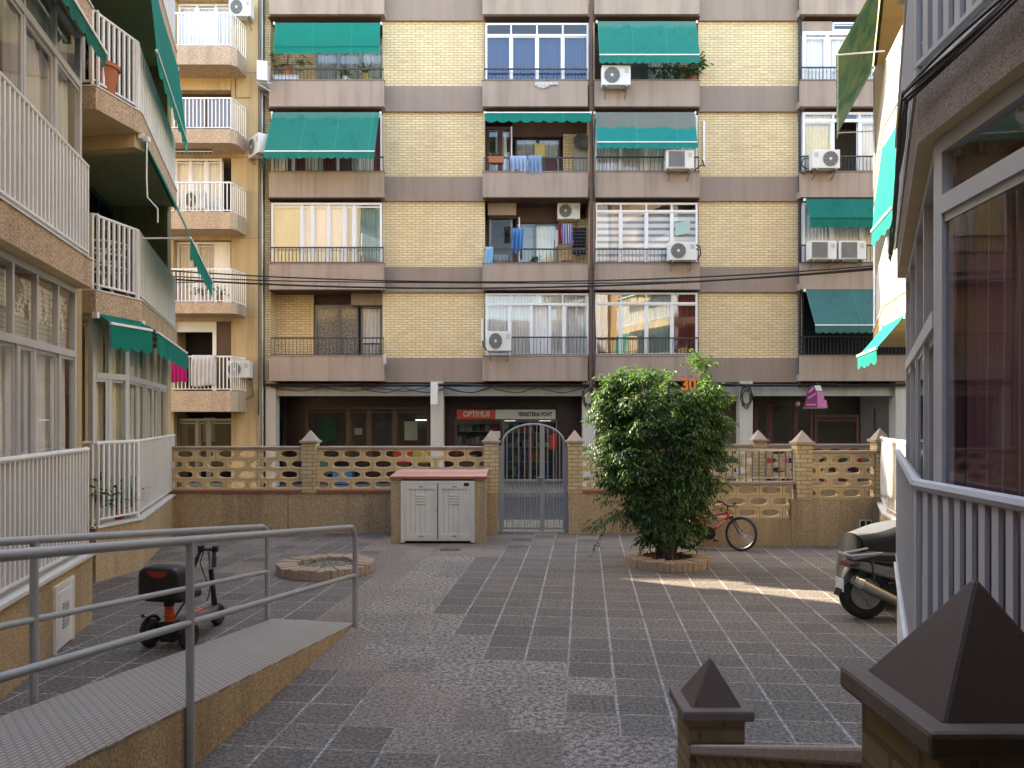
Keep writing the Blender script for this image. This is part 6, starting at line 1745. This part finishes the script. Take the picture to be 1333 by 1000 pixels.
ya, yb2 = 3.76, 1.75
za, zb_ = .60, 1.45
m.prism([(x0,ya,-.02),(x0,yb2,-.02),(x0,yb2,zb_-.05),(x0,ya,za-.05)], (x1-x0,0,0)); m.build('wall_body', M['brick_shaded'], sp)
m = MB(); m.prism([(x0-.03,ya,za-.05),(x0-.03,yb2,zb_-.05),(x0-.03,yb2,zb_),(x0-.03,ya,za)], (x1-x0+.06,0,0)); m.build('wall_cap', M['capwall'], sp, bevel=.01)
# ------------------------------------------------------------------ far pavement goods seen through the fence
for (px, py, mt, lab) in ((447,617,'blue_box','blue crate on the far pavement, seen through the fence holes'),(420,604,'green_box','green crate standing high before the dark shop window'),(526,590,'red','red crate on the far pavement beside the white column'),(550,590,'yellow_box','yellow crate on the far pavement beside the white column')):
    Y = 25.3; z = PZ(py,Y)
    t = thing('crate', lab, 'crate', (PX(px,Y),Y,0), 0, 'crates outside the shop')
    m = MB(); m.box(-.32,.32,-.2,.2,max(.0,z-.32),z+.2); m.box(-.34,.34,-.22,.22,z+.2,z+.24); m.build('body', M[mt], t, local=True, bevel=.01)
    m = MB(); m.box(-.2,.2,-.15,.15,0,max(.001,z-.32)); m.build('stand', M['wood'], t, local=True)
for i, px in enumerate((1000,1030,1072,1100,1128)):
    plastic_chair(('red terrace chair nearest the column by the bar','second red terrace chair outside the bar','red terrace chair under the pink stepped sign','red terrace chair right of the pink sign','last red terrace chair towards the grilled vent')[i], (PX(px,25.0),24.9+.2*(i%2),0), .4*i, 'red', 1.0, 'red chairs on the bar terrace')

# ------------------------------------------------------------------ camera and light
cam = bpy.data.cameras.new('Camera'); co = bpy.data.objects.new('Camera', cam); COL.objects.link(co)
co.location = (0,0,CZ); co.rotation_euler = (R(90),0,0)
cam.sensor_width = 36; cam.lens = 36*F/1333; cam.shift_y = (HY-500)/1333; cam.clip_end = 600; cam.clip_start = .05
S.camera = co
EL = R(35.8); AZ = Vector((-.868,.496))      # sun: low over the street from the far left
sun = bpy.data.lights.new('Sun','SUN'); sun.energy = 2.8; sun.angle = R(.5); sun.color = (1,.93,.82)
so = bpy.data.objects.new('Sun', sun); COL.objects.link(so)
d = Vector((AZ.x*math.cos(EL), AZ.y*math.cos(EL), math.sin(EL)))
so.rotation_euler = d.to_track_quat('Z','Y').to_euler(); so.location = d*60
wd_ = bpy.data.worlds.new('World'); S.world = wd_; wd_.use_nodes = True
nt = wd_.node_tree; bg = nt.nodes['Background']
sk = nt.nodes.new('ShaderNodeTexSky'); sk.sky_type = 'NISHITA'; sk.sun_disc = False; sk.sun_elevation = EL
sk.sun_rotation = math.atan2(AZ.x, AZ.y); sk.air_density = 1.0; sk.dust_density = 1.6; sk.ozone_density = 1.0
nt.links.new(sk.outputs[0], bg.inputs[0]); bg.inputs[1].default_value = .15
S.view_settings.view_transform = 'Standard'; S.view_settings.look = 'None'; S.view_settings.exposure = 3.05; S.view_settings.gamma = 1
S.view_settings.use_white_balance = True; S.view_settings.white_balance_temperature = 7400; S.view_settings.white_balance_tint = 10
S.view_settings.use_curve_mapping = False
S.cycles.max_bounces = 8; S.cycles.diffuse_bounces = 4; S.cycles.transparent_max_bounces = 16; S.cycles.glossy_bounces = 3
S.cycles.sample_clamp_indirect = 6
